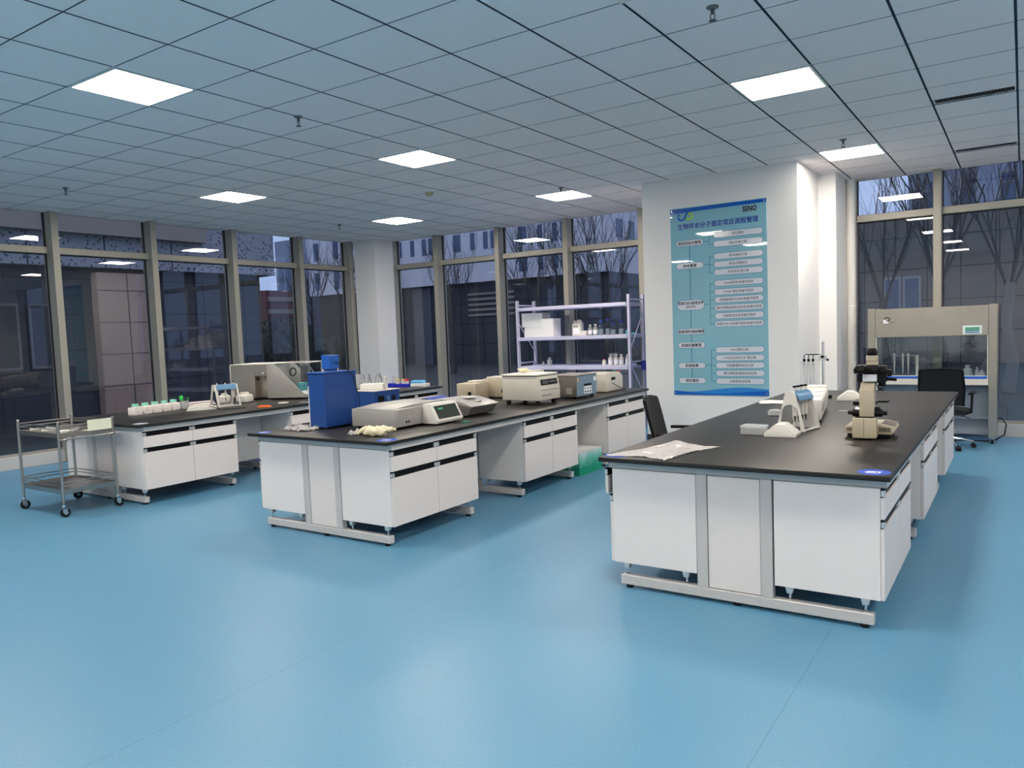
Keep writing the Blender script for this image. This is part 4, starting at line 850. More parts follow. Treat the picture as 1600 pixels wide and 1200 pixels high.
for k, (x, h) in enumerate(((-0.48, 0.23), (-0.37, 0.24), (-0.275, 0.19), (-0.15, 0.21))):
    bottle('blue', (x, 7.62+0.02*(k % 2), SZ1), h, 0.046 if k < 2 else 0.042, ['leftmost', 'tallest, second', 'third and shortest', 'rightmost, slightly apart'][k]+' clear glass bottle with blue cap on the middle rack shelf', 'blue capped glass bottles')
bottle('teal', (-0.06, 7.66, SZ1), 0.075, 0.03, 'tiny teal bottle beside the right upright of the rack', None)
m = MB(); m.box((-0.05, -0.05, 0), (0.05, 0.05, 0.02), 0, 0.003); o = m.build('teal_dish', TEAL); o.location = (0.0, 7.7, SZ1); tag(o, 'flat teal container at the right end of the middle rack shelf', 'container')
bottle('glass', (-1.41, 7.62, SZ2), 0.13, 0.04, 'clear conical flask standing alone on the lower rack shelf', None)
bottle('glass', (-1.53, 7.62, SZ2), 0.07, 0.02, 'tiny clear bottle left of the flask on the lower rack shelf', None)
bottle('red', (-0.43, 7.60, SZ2), 0.10, 0.032, 'small white bottle with red cap on the lower rack shelf', None)
for k, x in enumerate((-0.325, -0.235, -0.155, -0.055)):
    bottle('white', (x, 7.60+0.01*k, SZ2), 0.165, 0.036, ['leftmost', 'second', 'third', 'rightmost'][k]+' of four white bottles in clear bags on the lower rack shelf', 'white bottles on the lower rack shelf')
m = MB(); m.lathe((0, 0, 0), [(0.05, 0), (0.058, 0.12), (0.075, 0.175)], 0, 14); o = m.build('film_bag', BAGPL); 
o.location = (-0.34, 7.74, SZ2); tag(o, 'clear film bag standing behind the leftmost white bottle', 'plastic bag')
m = MB(); m.box((-0.05, -0.09, 0), (0.05, 0.09, 0.13), 0, 0.006); m.box((-0.051, 0.03, 0.02), (-0.055, 0.06, 0.11), 0); o = m.build('blue_bin', mat('navy_bin', (0.01, 0.02, 0.25), 0.4)); o.location = (0.16, 7.82, 0.86); 
t = thing('wall_bin', 'navy blue bin hooked on the right end of the rack', 'bin', (0, 0, 0)); o.parent = t; m = MB(); m.box((0.09, 7.78, 0.96), (0.112, 7.80, 0.99)); m.box((0.06, 7.70, 0.94), (0.11, 7.76, 0.965)); m.build('hook', BLACK_PL, t)
m = MB(); m.lathe((0, 0, 0), [(0.02, 0), (0.028, 0.01), (0.026, 0.03), (0.01, 0.04)], 0, 14); m.cyl((0, 0, 0.04), (0, 0, 0.065), 0.003); o = m.build('hanging_sensor', WPL); o.location = (-0.46, 7.60, 1.795); tag(o, 'tiny white bulb hanging under the top shelf of the rack', 'bulb'); 
o.location.z = 1.86-0.065

# ================================================================== CLEAN BENCH (laminar hood)
HX0, HX1, HY0, HY1 = 3.26, 4.61, 7.48, 8.04
t = thing('clean_bench', 'stainless steel laminar flow clean bench standing before the right windows', 'clean bench', (HX0, HY0, 0)); w = HX1-HX0; d = HY1-HY0
for x0, x1 in ((0, 0.085), (w-0.085, w)):
    m = MB(); m.box((x0, 0, 0.07), (x1, 0.10, 1.615), 0, 0.004); m.box((x0, 0.10, 0.07), (x1, d, 0.74), 0); m.box((x0, d-0.08, 0.74), (x1, d, 1.615)); m.build('side_post', STEEL_B, t)
m = MB(); m.box((0.086, 0.005, 1.26), (w-0.086, d, 1.605), 0, 0.003); hd = m.build('fan_box', STEEL_B, t)
m = MB(); m.box((w-0.34, 0.0, 1.275), (w-0.15, 0.0048, 1.375), 0, 0.001); m.box((w-0.315, -0.0015, 1.305), (w-0.175, 0.0, 1.355), 1); m.box((w-0.315, -0.0015, 1.288), (w-0.175, 0.0, 1.298), 2); m.build('control_panel', [mat('pale_green_panel', (0.62, 0.74, 0.72), 0.4), SCR_T, STICK], hd)
m = MB(); M0 = [(0.175+0.045*cos(a), 1.472+0.035*sin(a)) for a in [radians(20+14*k) for k in range(20)]]
m.prism([(0.17, 1.43), (0.225, 1.43), (0.235, 1.445), (0.205, 1.455), (0.20, 1.475), (0.175, 1.475)], 'y', 0.002, 0.0048, 1); m.tube([(x, 0.003, z) for x, z in [(0.215+0.03*cos(a), 1.478+0.022*sin(a)) for a in [radians(-70+25*k) for k in range(11)]]], 0.006, 0, 6); m.box((0.15, 0.003, 1.437), (0.30, 0.0048, 1.442), 0); m.build('maker_emblem', [BLK_P, WHITE_P], hd)
m = MB(); m.box((0.086, 0.012, 0.73), (w-0.086, d, 0.756), 0, 0.002); m.box((0.086, 0.0, 0.685), (w-0.086, 0.012, 0.756), 1, 0.001); ct = m.build('work_surface', [STEEL_B, mat('cream_edge', (0.66, 0.64, 0.58), 0.4)], t)
m = MB(); m.box((0.10, 0.0, 0.757), (w-0.10, 0.02, 0.785), 0, 0.002); m.build('blue_strip', mat('strip_blue', (0.01, 0.10, 0.55), 0.4), t)
m = MB(); m.box((0.10, 0.003, 0.786), (w-0.10, 0.018, 0.794), 0, 0.002); m.build('sash_rail', WPL, t)
m = MB(); m.box((0.10, 0.008, 0.795), (w-0.10, 0.013, 1.258)); m.build('sash_glass', GLASSC, t, smooth=False)
m = MB(); m.box((0.088, 0.10, 0.757), (0.092, d-0.08, 1.258)); m.box((w-0.092, 0.10, 0.757), (w-0.088, d-0.08, 1.258)); m.build('side_glass', GLASSC, t, smooth=False)
m = MB(); m.box((0.088, 0.012, 0.757), (0.098, 0.03, 1.258)); m.box((w-0.098, 0.012, 0.757), (w-0.088, 0.03, 1.258)); m.build('sash_frame', WPL, t)
m = MB(); m.box((0.086, d-0.02, 0.757), (w-0.086, d-0.014, 1.258)); m.build('back_glass', GLASSC, t, smooth=False)
m = MB(); m.box((0.086, 0.20, 0.13), (w-0.086, 0.215, 0.684)); m.build('lower_panel', HOODP, t)
m = MB(); m.box((0.086, 0.16, 0.27), (w-0.086, 0.199, 0.31), 0, 0.002); m.box((0.086, 0.16, 0.09), (w-0.086, 0.2, 0.13), 0, 0.002); m.build('foot_rail', HOODP, t)
for x in (0.045, w-0.045):
    for y in (0.05, d-0.05):
        c = MB(); c.cyl((x, y, 0.055), (x, y, 0.07), 0.02, 1, 12); c.box((x-0.02, y-0.022, 0.02), (x-0.014, y+0.022, 0.06), 1); c.box((x+0.014, y-0.022, 0.02), (x+0.02, y+0.022, 0.06), 1); c.cyl((x-0.012, y+0.004, 0.027), (x+0.012, y+0.004, 0.027), 0.027, 0, 20); c.build('castor', [RUBBER, CHROME], t)
HZ = 0.7565
t = thing('pipette_rack', 'tall white rack with hanging pipettes inside the clean bench', 'pipette rack', (3.66, 7.74, HZ))
m = MB(); m.box((-0.17, -0.05, 0), (0.13, 0.06, 0.012), 0, 0.003); m.build('rack_base', WPL, t)
m = MB(); m.box((0.10, -0.015, 0.012), (0.13, 0.015, 0.27), 0, 0.003); m.build('rack_post', WPL, t)
m = MB(); m.box((-0.16, -0.015, 0.262), (0.10, 0.015, 0.276), 0, 0.003); m.build('rack_arm', CLEARPL, t)
for k, x in enumerate((-0.135, -0.04, 0.02)):
    m = MB(); m.cyl((x, -0.022, 0.16), (x, -0.022, 0.30), 0.010, 0, 12, 0.013); m.cyl((x, -0.022, 0.30), (x, -0.022, 0.325), 0.009, 1, 10); m.cyl((x, -0.022, 0.04), (x, -0.022, 0.16), 0.003, 0, 8, 0.009); m.build('pipette', [WPL, DGREY], t)
m = MB(); m.box((-0.07, -0.05, 0), (0.07, 0.05, 0.03), 0, 0.005); o = m.build('orange_tray', ORANGE); o.location = (3.90, 7.66, HZ); tag(o, 'flat orange-red tray inside the clean bench beside the pipette rack', 'tray')
bottle('glass', (4.31, 7.68, HZ), 0.15, 0.05, 'clear round glass flask inside the clean bench at right', None)
m = MB(); m.lathe((0, 0, 0), [(0.08, 0), (0.09, 0.006), (0.09, 0.055), (0.086, 0.055), (0.084, 0.01), (0, 0.01)], 0, 24); o = m.build('teal_bowl', mat('teal_glass', (0.10, 0.35, 0.38), 0.1)); o.location = (4.27, 7.84, HZ); tag(o, 'shallow teal bowl behind the flask inside the clean bench', 'bowl')
bottle('glass', (4.45, 7.70, HZ), 0.09, 0.035, 'small clear bottle at the right end inside the clean bench', None)
bottle('glass', (4.40, 7.78, HZ), 0.12, 0.025, 'narrow clear bottle inside the clean bench at far right', None)
m = MB(); m.tube([(4.6155, 7.55, 0.30), (4.66, 7.56, 0.295), (4.70, 7.6, 0.22), (4.68, 7.62, 0.10), (4.60, 7.68, 0.03), (4.55, 7.70, 0.008), (4.3, 7.66, 0.008), (3.95, 7.55, 0.008)], 0.007, 0, 8); o = m.build('power_cable', RUBBER); tag(o, 'black power cable looping from the clean bench down to the floor', 'cable')

# ================================================================== OFFICE CHAIRS
def chair(loc, rz, label):
    """faces +y; back at -y"""
    t = thing('office_chair', label, 'chair', loc, rz, 'black office chairs')
    m = MB(); m.grid(lambda u, v: ((u-0.5)*0.46, -0.22+0.46*v, 0.44+0.02*cos((u-0.5)*3)-0.01*v*v), 8, 8, 0, 0.05); m.build('seat', FABRIC, t)
    def bk(u, v): return ((u-0.5)*(0.42+0.03*sin(pi*v)), -0.24-0.10*v+0.03*((u-0.5)*2)**2, 0.50+0.42*v - 0.02*((u-0.5)*2)**2*(v > 0.9))
    m = MB(); m.grid(bk, 10, 10, 0, 0.014); bb = m.build('backrest', FABRIC, t)
    m = MB(); m.tube([bk(0, 0), bk(0, .5), bk(0, 1), bk(.25, 1), bk(.5, 1), bk(.75, 1), bk(1, 1), bk(1, .5), bk(1, 0)], 0.011, 0, 8); m.build('back_frame', BLACK_PL, bb)
    m = MB(); m.tube([(0, -0.275, 0.62), (0, -0.285, 0.5), (0, -0.24, 0.40), (0, -0.05, 0.385)], 0.022, 0, 10); m.build('spine', BLACK_PL, t)
    for s in (-1, 1):
        m = MB(); m.tube([(s*0.21, -0.1, 0.40), (s*0.27, -0.1, 0.42), (s*0.275, -0.08, 0.62)], 0.013, 0, 8); m.box((s*0.275-0.025, -0.2, 0.62), (s*0.275+0.025, 0.08, 0.645), 0, 0.01, 2); m.build('armrest', BLACK_PL, t)
    m = MB(); m.cyl((0, 0, 0.10), (0, 0, 0.39), 0.028, 0, 16, 0.02); m.tube([(0.03, 0, 0.38), (0.20, -0.02, 0.36), (0.25, -0.03, 0.345)], 0.005, 0, 6); m.build('gas_column', BLACK_PL, t)
    for k in range(5):
        a = k*2*pi/5+0.3; c, s = cos(a), sin(a)
        m = MB(); m.tube([(0.03*c, 0.03*s, 0.115), (0.16*c, 0.16*s, 0.10), (0.285*c, 0.285*s, 0.068)], 0.014, 0, 8); lg = m.build('base_leg', CHROME, t)
        m = MB(); m.cyl((0.285*c-0.02*s, 0.285*s+0.02*c, 0.026), (0.285*c+0.02*s, 0.285*s-0.02*c, 0.026), 0.026, 0, 18); m.cyl((0.285*c, 0.285*s, 0.04), (0.285*c, 0.285*s, 0.066), 0.008, 0, 8); m.build('castor', RUBBER, lg)
    return t
chair((4.12, 7.12, 0), radians(-4), 'black mesh office chair pushed up to the clean bench')
chair((2.55, 3.22, 0), radians(-80), 'black office chair on the left side of the nearest bench, before the poster pillar')

# ================================================================== CEILING FITTINGS
def sprinkler():
    t = thing('sprinkler', 'x', 'sprinkler', (0, 0, 0), 0, 'pendent fire sprinklers')
    m = MB(); m.lathe((0, 0, -0.012), [(0.035, 0.012), (0.034, 0.006), (0.018, 0.0)], 0, 20); m.build('escutcheon', MGREY, t)
    m = MB(); m.cyl((0, 0, -0.012), (0, 0, -0.04), 0.013, 0, 12, 0.010)
    for s in (-1, 1): m.tube([(s*0.010, 0, -0.038), (s*0.014, 0, -0.055), (s*0.004, 0, -0.072)], 0.003, 0, 6)
    m.lathe((0, 0, -0.078), [(0.022, 0), (0.022, 0.003), (0.004, 0.006)], 0, 16); m.build('sprinkler_head', DGREY, t); return t
s0 = sprinkler()
for k, (x, y, lb) in enumerate(((0.0, 1.50, 'dark sprinkler head between the two left ceiling lights'), (3.38, 1.58, 'largest dark sprinkler head at the top right of the ceiling'), (-4.05, 1.66, 'small sprinkler head near the left edge above the windows'),
    (-4.15, 5.87, 'tiny sprinkler head on the ceiling left of the corner column'), (-0.03, 5.75, 'sprinkler head beside the ceiling light above the rack'), (3.34, 5.57, 'sprinkler head just in front of the rightmost ceiling light'))):
    o = s0 if k == 0 else copy_tree(s0); o.location = (x, y, H); o['label'] = lb
def detector(loc, label, mt):
    t = thing('smoke_detector', label, 'smoke detector', loc, 0, None); m = MB(); m.lathe((0, 0, -0.012), [(0.055, 0.012), (0.055, 0.0)], 0, 24); m.build('detector_base', mt, t)
    m = MB(); m.lathe((0, 0, -0.045), [(0.02, 0), (0.035, 0.006), (0.046, 0.028), (0.046, 0.032)], 0, 24); m.build('detector_head', mt, t)
detector((-1.40, 4.80, H), 'yellowish round smoke detector in the middle of the ceiling', mat('aged_plastic', (0.45, 0.42, 0.25), 0.5))
detector((3.06, 1.10, H), 'white smoke detector cut by the top edge of the photo', WPL)
def vent(j, label):
    t = thing('air_vent', label, 'air vent', (7*P6, (j+1)*P6-0.175, H), 0, 'linear air vents in the ceiling')
    m = MB(); m.box((0.01, 0.004, 0.004), (0.59, 0.012, 0.012)); m.box((0.01, 0.163, 0.004), (0.59, 0.171, 0.012)); m.box((0.01, 0.012, 0.004), (0.018, 0.163, 0.012)); m.box((0.582, 0.012, 0.004), (0.59, 0.163, 0.012)); m.build('frame', CEIL, t)
    for k in range(24): MB().box((0.031+k*0.0228, 0.012, 0.004), (0.036+k*0.0228, 0.163, 0.010)).build('vane', DGREY, t)
    m = MB(); m.box((0.018, 0.012, 0.0125), (0.582, 0.163, 0.0135)); m.build('dark_duct', BLACK_PL, t)
vent(7, 'dark linear air vent in the ceiling at upper right'); vent(11, 'narrow dark air vent nearest the right windows')

# ================================================================== POSTER on the pillar
PX0, PX1, PZ0, PZ1, PY = 1.215, 2.385, 0.632, 2.933, 6.279
t = thing('flow_chart_poster', 'tall glossy light blue flow chart board on the white pillar', 'poster', (PX0, PY, PZ0)); PW, PH = PX1-PX0, PZ1-PZ0
POSTER = mat('poster_blue', (0.24, 0.49, 0.60), 0.02, noise=0.10, nscale=1.2)
P_DEEP = mat('poster_deep_blue', (0.0, 0.10, 0.48), 0.12); P_MID = mat('poster_mid_blue', (0.02, 0.22, 0.62), 0.12)
P_PILL = mat('poster_pill', (0.60, 0.64, 0.72), 0.12); P_LINE = mat('poster_line', (0.03, 0.20, 0.33), 0.2)
P_NAVY = mat('poster_navy_text', (0.0, 0.035, 0.30), 0.3); P_LIME = mat('poster_lime', (0.38, 0.62, 0.06), 0.2); P_GREYT = mat('poster_grey_text', (0.09, 0.10, 0.13), 0.4)
def UV(u, v): return (u*PW, (1-v)*PH)
m = MB(); m.box((0, -0.012, 0), (PW, 0, PH), 0, 0.001); m.build('board', POSTER, t)
def flat(name, outline, material, y, parent, th=0.0005):
    m = MB(); m.prism(outline, 'y', y-th, y, 0); return m.build(name, material, parent, smooth=False)
Y1, Y2, Y3 = -0.0122, -0.0130, -0.0138
flat('header_stripe', [UV(0, 0.003), UV(1, 0.003), UV(1, 0.020), UV(0.6, 0.022), UV(0.3, 0.024), UV(0.0, 0.030)], P_DEEP, Y1, t)
flat('footer_wave', [UV(0, 0.997)] + [UV(k/20, 0.972 - 0.012*sin((k/20)*5.2+0.9+pi) - 0.004) for k in range(21)] + [UV(1, 0.997)], P_MID, Y1, t)
flat('footer_wave', [UV(0, 0.997)] + [UV(k/20, 0.982 - 0.008*sin((k/20)*6.0+2.0)) for k in range(21)] + [UV(1, 0.997)], P_DEEP, Y1-0.0008, t)
# emblem: blue hook meeting a lime ring
m = MB(); cx, cz = UV(0.125, 0.047)
m.tube([(cx+0.045*cos(a), Y1, cz+0.040*sin(a)) for a in [radians(130+16*k) for k in range(14)]] + [(cx+0.06, Y1, cz+0.03), (cx+0.085, Y1, cz+0.045)], 0.011, 0, 6)
m.build('emblem_hook', P_DEEP, t)
m = MB(); cx2 = cx+0.098; m.tube([(cx2+0.036*cos(a), Y1, cz-0.002+0.034*sin(a)) for a in [radians(200+19*k) for k in range(15)]], 0.011, 0, 6); m.build('emblem_ring', P_LIME, t)
x, z = UV(0.835, 0.043); text_mesh('brand_text', 'SENO', mat('poster_black', (0.01, 0.01, 0.01), 0.3), t, (x, Y1, z), 0.060, 0.160, 0.0, fat=0.075)
x, z = UV(0.50, 0.098); text_mesh('heading_text', '生物样本分子鉴定项目流程管理', P_NAVY, t, (x, Y1, z), 0.070, 0.98, 0.0, fat=0.045)
def pill(u0, u1, v, h, txt, bold, fs, parent=None):
    (xa, zc), (xb, _) = UV(u0, v), UV(u1, v); r = h/2
    def ring(rr, g): 
        o = []
        for k in range(9): a = pi/2+pi*k/8; o.append((xa+r+rr*cos(a), zc+rr*sin(a)))
        for k in range(9): a = -pi/2+pi*k/8; o.append((xb-r+rr*cos(a), zc+rr*sin(a)))
        return o
    p = flat('chart_pill', ring(r, 0), P_LINE, Y2+0.0004, t); flat('pill_fill', ring(r-0.005, 0), P_PILL, Y2-0.0004, p)
    lines = txt.split('\n')
    for i, l in enumerate(lines):
        zz = zc + ((len(lines)-1)/2-i)*fs*1.25; wch = sum(1.05 if ord(c) > 255 else 0.62 for c in l)*fs
        text_mesh('pill_text', l, BLK_P if bold else P_GREYT, p, (xa/2+xb/2, Y3-0.0004, zz), fs*(1.0 if not l.isascii() else 0.8), min(wch, (xb-xa)*0.92), 0.0, fat=0.04 if bold else 0.02)
    return p
LV = [(0.187, '项目启动与管理'), (0.307, '样本管理'), (0.516, '实验方法与标准文件\n(SOP)'), (0.657, '实验试剂与耗材管理'), (0.730, '实验仪器管理'), (0.839, '实验结果'), (0.920, '项目报告')]
for v, s_ in LV: pill(0.055, 0.355, v, 0.078 if v != 0.516 else 0.130, s_, True, 0.040)
RV = [(0.159, '项目资料'), (0.206, '项目实施方案'), (0.270, '样本接收记录'), (0.312, '样本存储登记'), (0.353, '样本前处理记录'), (0.410, 'DNA提取标准操作程序'), (0.4555, 'PCR扩增标准操作程序'),
      (0.496, '琼脂糖凝胶电泳标准操作程序'), (0.538, '聚丙烯酰胺凝胶电泳标准操作程序'), (0.580, '毛细管电泳标准操作程序'), (0.622, '数据分析与结果判读标准操作程序'),
      (0.758, 'DNA提取记录'), (0.800, 'PCR反应体系与扩增记录'), (0.840, '琼脂糖凝胶电泳记录'), (0.881, '聚丙烯酰胺凝胶电泳结果'), (0.923, '毛细管电泳结果')]
for v, s_ in RV: pill(0.46, 0.965, v, 0.078, s_, False, 0.034)
m = MB()
def ln(u0, v0, u1, v1, w=0.006):
    (xa, za), (xb, zb) = UV(u0, v0), UV(u1, v1)
    m.box((min(xa, xb)-w/2, Y1-0.0004, min(za, zb)-w/2), (max(xa, xb)+w/2, Y1, max(za, zb)+w/2))
for (a, _), (b, _) in zip(LV, LV[1:]): ln(0.205, a, 0.205, b, 0.009)
for lv, rs in ((0.187, RV[0:2]), (0.307, RV[2:5]), (0.516, RV[5:11]), (0.839, RV[11:16])):
    ln(0.355, lv, 0.415, lv); ln(0.415, rs[0][0], 0.415, rs[-1][0])
    for v, _ in rs: ln(0.415, v, 0.46, v)
m.build('connector_lines', P_LINE, t, smooth=False)
m = MB()
for u in (0.02, 0.98):
    for v in (0.012, 0.985):
        x, z = UV(u, v); m.cyl((x, -0.0122, z), (x, -0.020, z), 0.008, 0, 12)
m.build('fixing_caps', CHROME, t)

# ================================================================== OUTDOORS (dusk)
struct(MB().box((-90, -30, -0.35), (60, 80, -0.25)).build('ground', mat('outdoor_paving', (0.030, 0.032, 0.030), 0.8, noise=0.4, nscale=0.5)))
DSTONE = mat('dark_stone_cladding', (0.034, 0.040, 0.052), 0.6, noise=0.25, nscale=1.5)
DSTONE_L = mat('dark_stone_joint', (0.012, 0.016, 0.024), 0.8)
WSTONE = mat('pale_render', (0.62, 0.62, 0.68), 0.8, noise=0.05, nscale=0.6)
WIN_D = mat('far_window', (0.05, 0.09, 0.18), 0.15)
PALES = mat('pale_brown_panel', (0.36, 0.25, 0.185), 0.7, noise=0.1, nscale=2)
FASC = mat('grey_fascia', (0.26, 0.23, 0.20), 0.7)
PERF = bpy.data.materials.new('perforated_screen'); PERF.use_nodes = True; nt = PERF.node_tree; Bq = nt.nodes['Principled BSDF']; Bq.inputs['Roughness'].default_value = 0.6
tc = nt.nodes.new('ShaderNodeTexCoord'); vo = nt.nodes.new('ShaderNodeTexVoronoi'); vo.inputs['Scale'].default_value = 11; nt.links.new(tc.outputs['Object'], vo.inputs['Vector'])
lt = nt.nodes.new('ShaderNodeMath'); lt.operation = 'LESS_THAN'; lt.inputs[1].default_value = 0.30; nt.links.new(vo.outputs['Distance'], lt.inputs[0])
mx = nt.nodes.new('ShaderNodeMixRGB'); nt.links.new(lt.outputs[0], mx.inputs[0]); mx.inputs[1].default_value = (0.27, 0.28, 0.32, 1); mx.inputs[2].default_value = (0.02, 0.03, 0.05, 1); nt.links.new(mx.outputs[0], Bq.inputs['Base Color'])
def facade_lines(m, plane, a0, a1, z0, z1, da, dz, off, mi, w=0.03):
    """joint lines on a facade: plane 'x' (facing +x at off) or 'y' (facing -y at off)"""
    a = a0+da
    while a < a1-0.05:
        (m.box((off, a-w/2, z0), (off+0.01, a+w/2, z1), mi) if plane == 'x' else m.box((a-w/2, off-0.01, z0), (a+w/2, off, z1), mi)); a += da
    z = z0+dz
    while z < z1-0.05:
        (m.box((off, a0, z-w/2), (off+0.01, a1, z+w/2), mi) if plane == 'x' else m.box((a0, off-0.01, z-w/2), (a1, off, z+w/2), mi)); z += dz
# left building
t = thing('stone_building', 'dark stone building with perforated screen band outside the left windows', 'building', (-14, 0, -0.25))
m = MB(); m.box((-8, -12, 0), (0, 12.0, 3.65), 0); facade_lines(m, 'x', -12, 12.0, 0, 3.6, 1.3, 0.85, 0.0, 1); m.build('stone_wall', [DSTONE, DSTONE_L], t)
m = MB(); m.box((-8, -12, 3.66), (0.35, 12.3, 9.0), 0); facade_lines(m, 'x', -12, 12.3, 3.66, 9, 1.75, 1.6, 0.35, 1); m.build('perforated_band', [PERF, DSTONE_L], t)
m = MB(); m.box((0.36, -12, 4.42), (0.6, 9.9, 9.0)); m.build('fascia', FASC, t)
m = MB(); m.box((0.011, 7.03, 0), (0.30, 8.42, 3.55), 0, 0.02); facade_lines(m, 'x', 7.03, 8.42, 0, 3.55, 0.75, 0.78, 0.30, 1, 0.02); m.build('pale_panel', [PALES, DSTONE], t)  # upright pale brown panel with joint lines, proud of the dark wall
for y0, y1, z0, z1 in ((4.75, 5.35, 1.3, 2.8), (5.55, 6.15, 1.3, 2.8)):
    wdw = MB().box((0.011, y0, z0), (0.08, y1, z1)).build('window_frame', mat('dim_frame', (0.11, 0.11, 0.12), 0.6), t); MB().box((0.081, y0+0.06, z0+0.06), (0.09, y1-0.06, z1-0.06)).build('pane', DSTONE_L, wdw)
# white building across the court
t = thing('white_building', 'pale multi-storey building with narrow windows beyond the back windows', 'building', (-11.5, 30, -0.25))
m = MB(); m.box((-13.5, 0, 4.4), (0, 8, 9.5)); m.build('upper_wall', WSTONE, t)
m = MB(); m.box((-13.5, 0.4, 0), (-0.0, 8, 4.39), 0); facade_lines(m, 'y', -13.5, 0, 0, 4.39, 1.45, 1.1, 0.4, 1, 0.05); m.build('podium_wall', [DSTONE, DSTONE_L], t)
for cx_ in (-13.0, -8.8, -4.6):
    for dx, ww in ((-0.15, 0.50), (0.9, 0.28), (1.75, 0.28), (2.35, 0.55)):
        for z0 in (6.08, 4.75):
            if z0 < 5 and cx_ != -4.6: continue
            MB().box((cx_+dx-ww/2, -0.02, z0), (cx_+dx+ww/2, 0.05, z0+0.9)).build('window', WIN_D, t)
for y_ in (1.0, 2.4, 4.2, 5.6): MB().box((-0.05, y_, 6.08), (0.02, y_+0.7, 6.98)).build('window', WIN_D, t)
m = MB()
for k in range(5): m.box((-8.6, 0.32, 2.6+k*0.28), (-5.6, 0.39, 2.72+k*0.28))
m.build('louvre', FASC, t)
m = MB(); m.box((-12.5, 0.30, 0), (-11.2, 0.395, 4.3), 0); m.build('grey_pier', mat('grey_pier', (0.10, 0.11, 0.13), 0.7), t)
# pale wing seen through the left windows
t = thing('pale_building_wing', 'pale building wing with small windows seen left of the corner column', 'building', (-21, 22, -0.25), radians(0))
m = MB(); m.box((-9.0, 6.0, 4.2), (-4.3, 14, 8.1)); m.build('upper_wall', WSTONE, t)
m = MB(); m.box((-9.0, 6.1, 0), (-4.3, 14, 4.19)); m.build('lower_wall', mat('brown_stone', (0.075, 0.062, 0.055), 0.7, noise=0.3, nscale=1), t)
for x_ in (-8.2, -6.6, -5.8, -4.8):
    for z0 in (6.2, 4.5): MB().box((x_-0.2, 5.97, z0), (x_+0.2, 6.05, z0+1.0)).build('window', WIN_D, t)
t = thing('grey_block', 'small grey block with vertical windows between the left buildings', 'building', (-35.3, 32, -0.25))
m = MB(); m.box((-2.4, 0, 0), (0.2, 6, 8.4)); m.build('wall', mat('grey_block_wall', (0.22, 0.27, 0.36), 0.7), t)
for x_ in (-1.9, -1.2, -0.5): MB().box((x_-0.25, -0.03, 4.0), (x_+0.25, 0.02, 6.8)).build('window', WIN_D, t)
t = thing('red_brick_building', 'distant low reddish building at the left between the windows', 'building', (-30, 24.9, -0.25))
m = MB(); m.box((-5, 0, 0), (0, 2.7, 4.5)); m.build('wall', mat('red_brick_far', (0.12, 0.045, 0.05), 0.8), t)
for z in (1.6, 2.4, 3.2, 3.9):
    m = MB(); m.box((0.0, 0.1, z), (0.05, 2.6, z+0.25)); m.build('window_band', FASC, t)
# building beyond the right windows
t = thing('grey_building', 'grey-blue building with tall windows and stone base beyond the right windows', 'building', (1.2, 30, -0.25))
m = MB(); m.box((0, 0, 5.3), (14, 8, 12)); m.build('upper_wall', mat('bluish_render', (0.25, 0.29, 0.38), 0.8), t)
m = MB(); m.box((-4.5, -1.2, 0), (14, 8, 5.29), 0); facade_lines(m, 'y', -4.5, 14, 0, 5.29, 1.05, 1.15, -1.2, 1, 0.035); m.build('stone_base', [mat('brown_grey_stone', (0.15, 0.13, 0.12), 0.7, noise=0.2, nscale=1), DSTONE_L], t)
for k in range(9):
    x_ = 0.75+k*1.22; f = MB().box((x_-0.26, -0.02, 5.55), (x_+0.26, 0.03, 6.75)).build('window_frame', FASC, t)
    m = MB(); m.box((x_-0.22, -0.025, 5.6), (x_+0.22, -0.021, 6.35)); m.box((x_-0.22, -0.025, 6.4), (x_+0.22, -0.021, 6.7)); m.build('pane', WIN_D, f)
for k, x_ in enumerate((-0.4, 0.25)):
    f = MB().box((x_-0.30, -1.26, 1.2), (x_+0.30, -1.21, 3.2)).build('door_frame', mat('pale_frame', (0.25, 0.26, 0.28), 0.5), t); MB().box((x_-0.22, -1.27, 1.3), (x_+0.22, -1.262, 3.1)).build('pane', WIN_D, f)
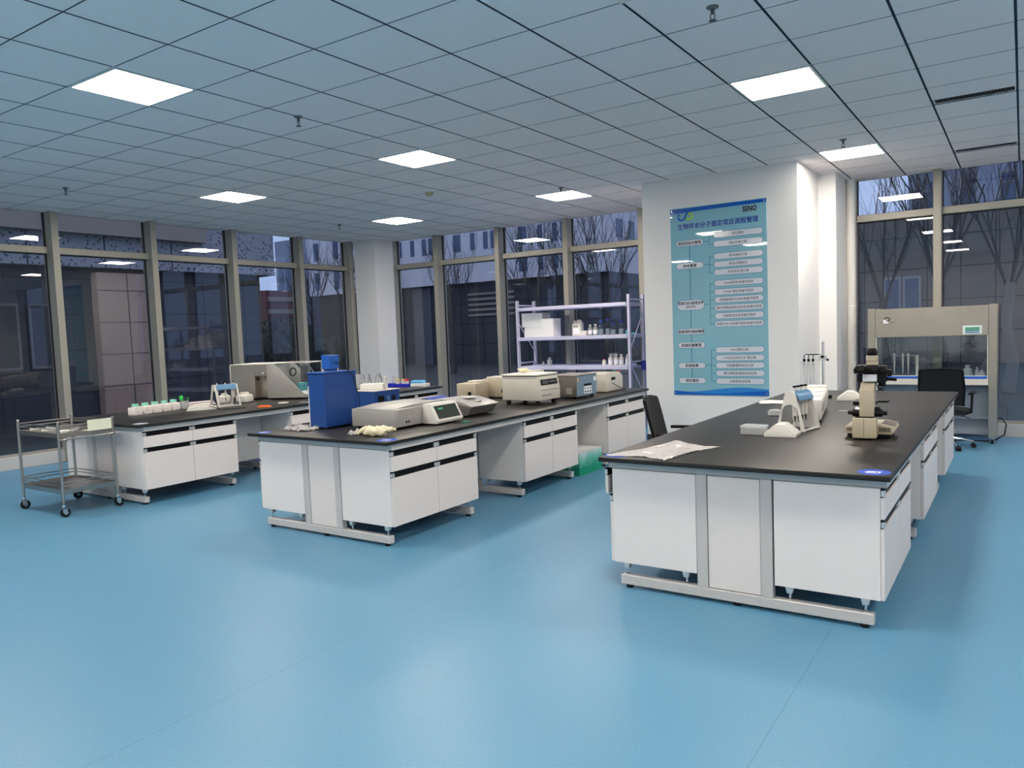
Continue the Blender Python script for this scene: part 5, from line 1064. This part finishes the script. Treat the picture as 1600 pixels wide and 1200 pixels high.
# bare trees
BARK = mat('bare_bark', (0.045, 0.042, 0.045), 0.9); LIME = mat('limewashed_bark', (0.16, 0.15, 0.14), 0.9)
def tree(x, y, h, seed, label, lime=False):
    t = thing('bare_tree', label, 'tree', (x, y, -0.25), 0, 'bare winter trees outside'); rnd = random.Random(seed)
    tr = MB(); hh = h*0.30; tr.tube([(0, 0, 0), (0.08, 0.02, hh*0.3), (-0.05, 0.04, hh*0.65), (0.02, -0.03, hh)], 0.12, 0, 8, [0.13, 0.11, 0.10, 0.09]); tr.build('trunk', LIME if lime else BARK, t)
    br = MB()
    def grow(p, d, L, r, lev):
        pts = [p]; q = Vector(p); dd = Vector(d)
        for k in range(3):
            dd = (dd + Vector((rnd.uniform(-.10, .10), rnd.uniform(-.10, .10), 0.10))).normalized(); q = q + dd*L/3; pts.append(tuple(q))
        br.tube(pts, r, 0, 4 if lev > 1 else 5, [r, r*0.85, r*0.7, r*0.5])
        if lev < 3:
            for k in range(4 if lev < 2 else 3):
                i = rnd.randint(1, 3); sd = (dd + Vector((rnd.uniform(-.55, .55), rnd.uniform(-.55, .55), rnd.uniform(0.0, .3)))).normalized()
                grow(pts[i], sd, L*rnd.uniform(.55, .8), r*0.55, lev+1)
    for k in range(5):
        a = k*1.26+rnd.uniform(-.3, .3); grow((0, 0, hh*rnd.uniform(0.85, 1.0)), Vector((0.38*cos(a), 0.38*sin(a), 1)).normalized(), h*0.30, 0.032, 0)
    br.build('crown', BARK, t)
for k, (x, y, h, lm, lb) in enumerate(((-20.8, 20, 7, False, 'bare tree seen through the pane left of the corner column'), (-22.5, 24, 7.5, False, 'bare tree in front of the red brick building'),
    (-10.7, 22, 7, False, 'bare tree behind the left end of the storage rack'), (-8.6, 21, 6.5, False, 'bare tree behind the middle of the storage rack'), (-6.6, 20, 7, False, 'bare tree behind the right end of the storage rack'),
    (1.7, 20, 7.2, False, 'bare tree in the left pane above the clean bench'), (3.2, 18, 8.2, False, 'bare tree behind the mullion above the clean bench'), (4.6, 17, 8, True, 'pale-trunked bare tree right of the clean bench'), (6.6, 21, 8, False, 'bare tree beyond the right edge of the photo'), (-15.5, 23, 6.5, False, 'bare tree before the grey pier right of the corner column'))):
    tree(x, y, h, 30+k, lb, lm)

# evergreen shrubs between the buildings
LEAF = mat('dark_evergreen', (0.018, 0.026, 0.020), 0.9, noise=0.6, nscale=14, bump=0.8)
for k, (x, y, r, h) in enumerate(((-17.3, 14.2, 1.25, 3.0), (-19.4, 16.4, 1.35, 3.4), (-21.6, 18.8, 1.5, 3.3), (-24.2, 21.2, 1.6, 3.8), (-16.0, 17.2, 1.3, 2.6))):
    rnd = random.Random(60+k); ph = [rnd.uniform(0, 6) for _ in range(6)]; m = MB()
    def fn(u, v, r=r, h=h, ph=ph):
        a = 2*pi*u; q = sin(pi*v)**0.7; w = 1+0.10*sin(7*a+ph[0])*sin(9*v+ph[1])+0.07*sin(17*a+ph[2]+20*v)+0.05*sin(31*a+ph[3]-33*v)
        return (r*q*w*cos(a), r*q*w*sin(a), h*0.34*(1-cos(pi*v)*w))
    m.grid(fn, 64, 32, 0); o = m.build('evergreen_shrub', LEAF, ang=80); o.location = (x, y, -0.25)
    tag(o, 'dark rounded evergreen shrub outside, seen low between the left corner mullions', 'shrub', 'dark evergreen shrubs outside')
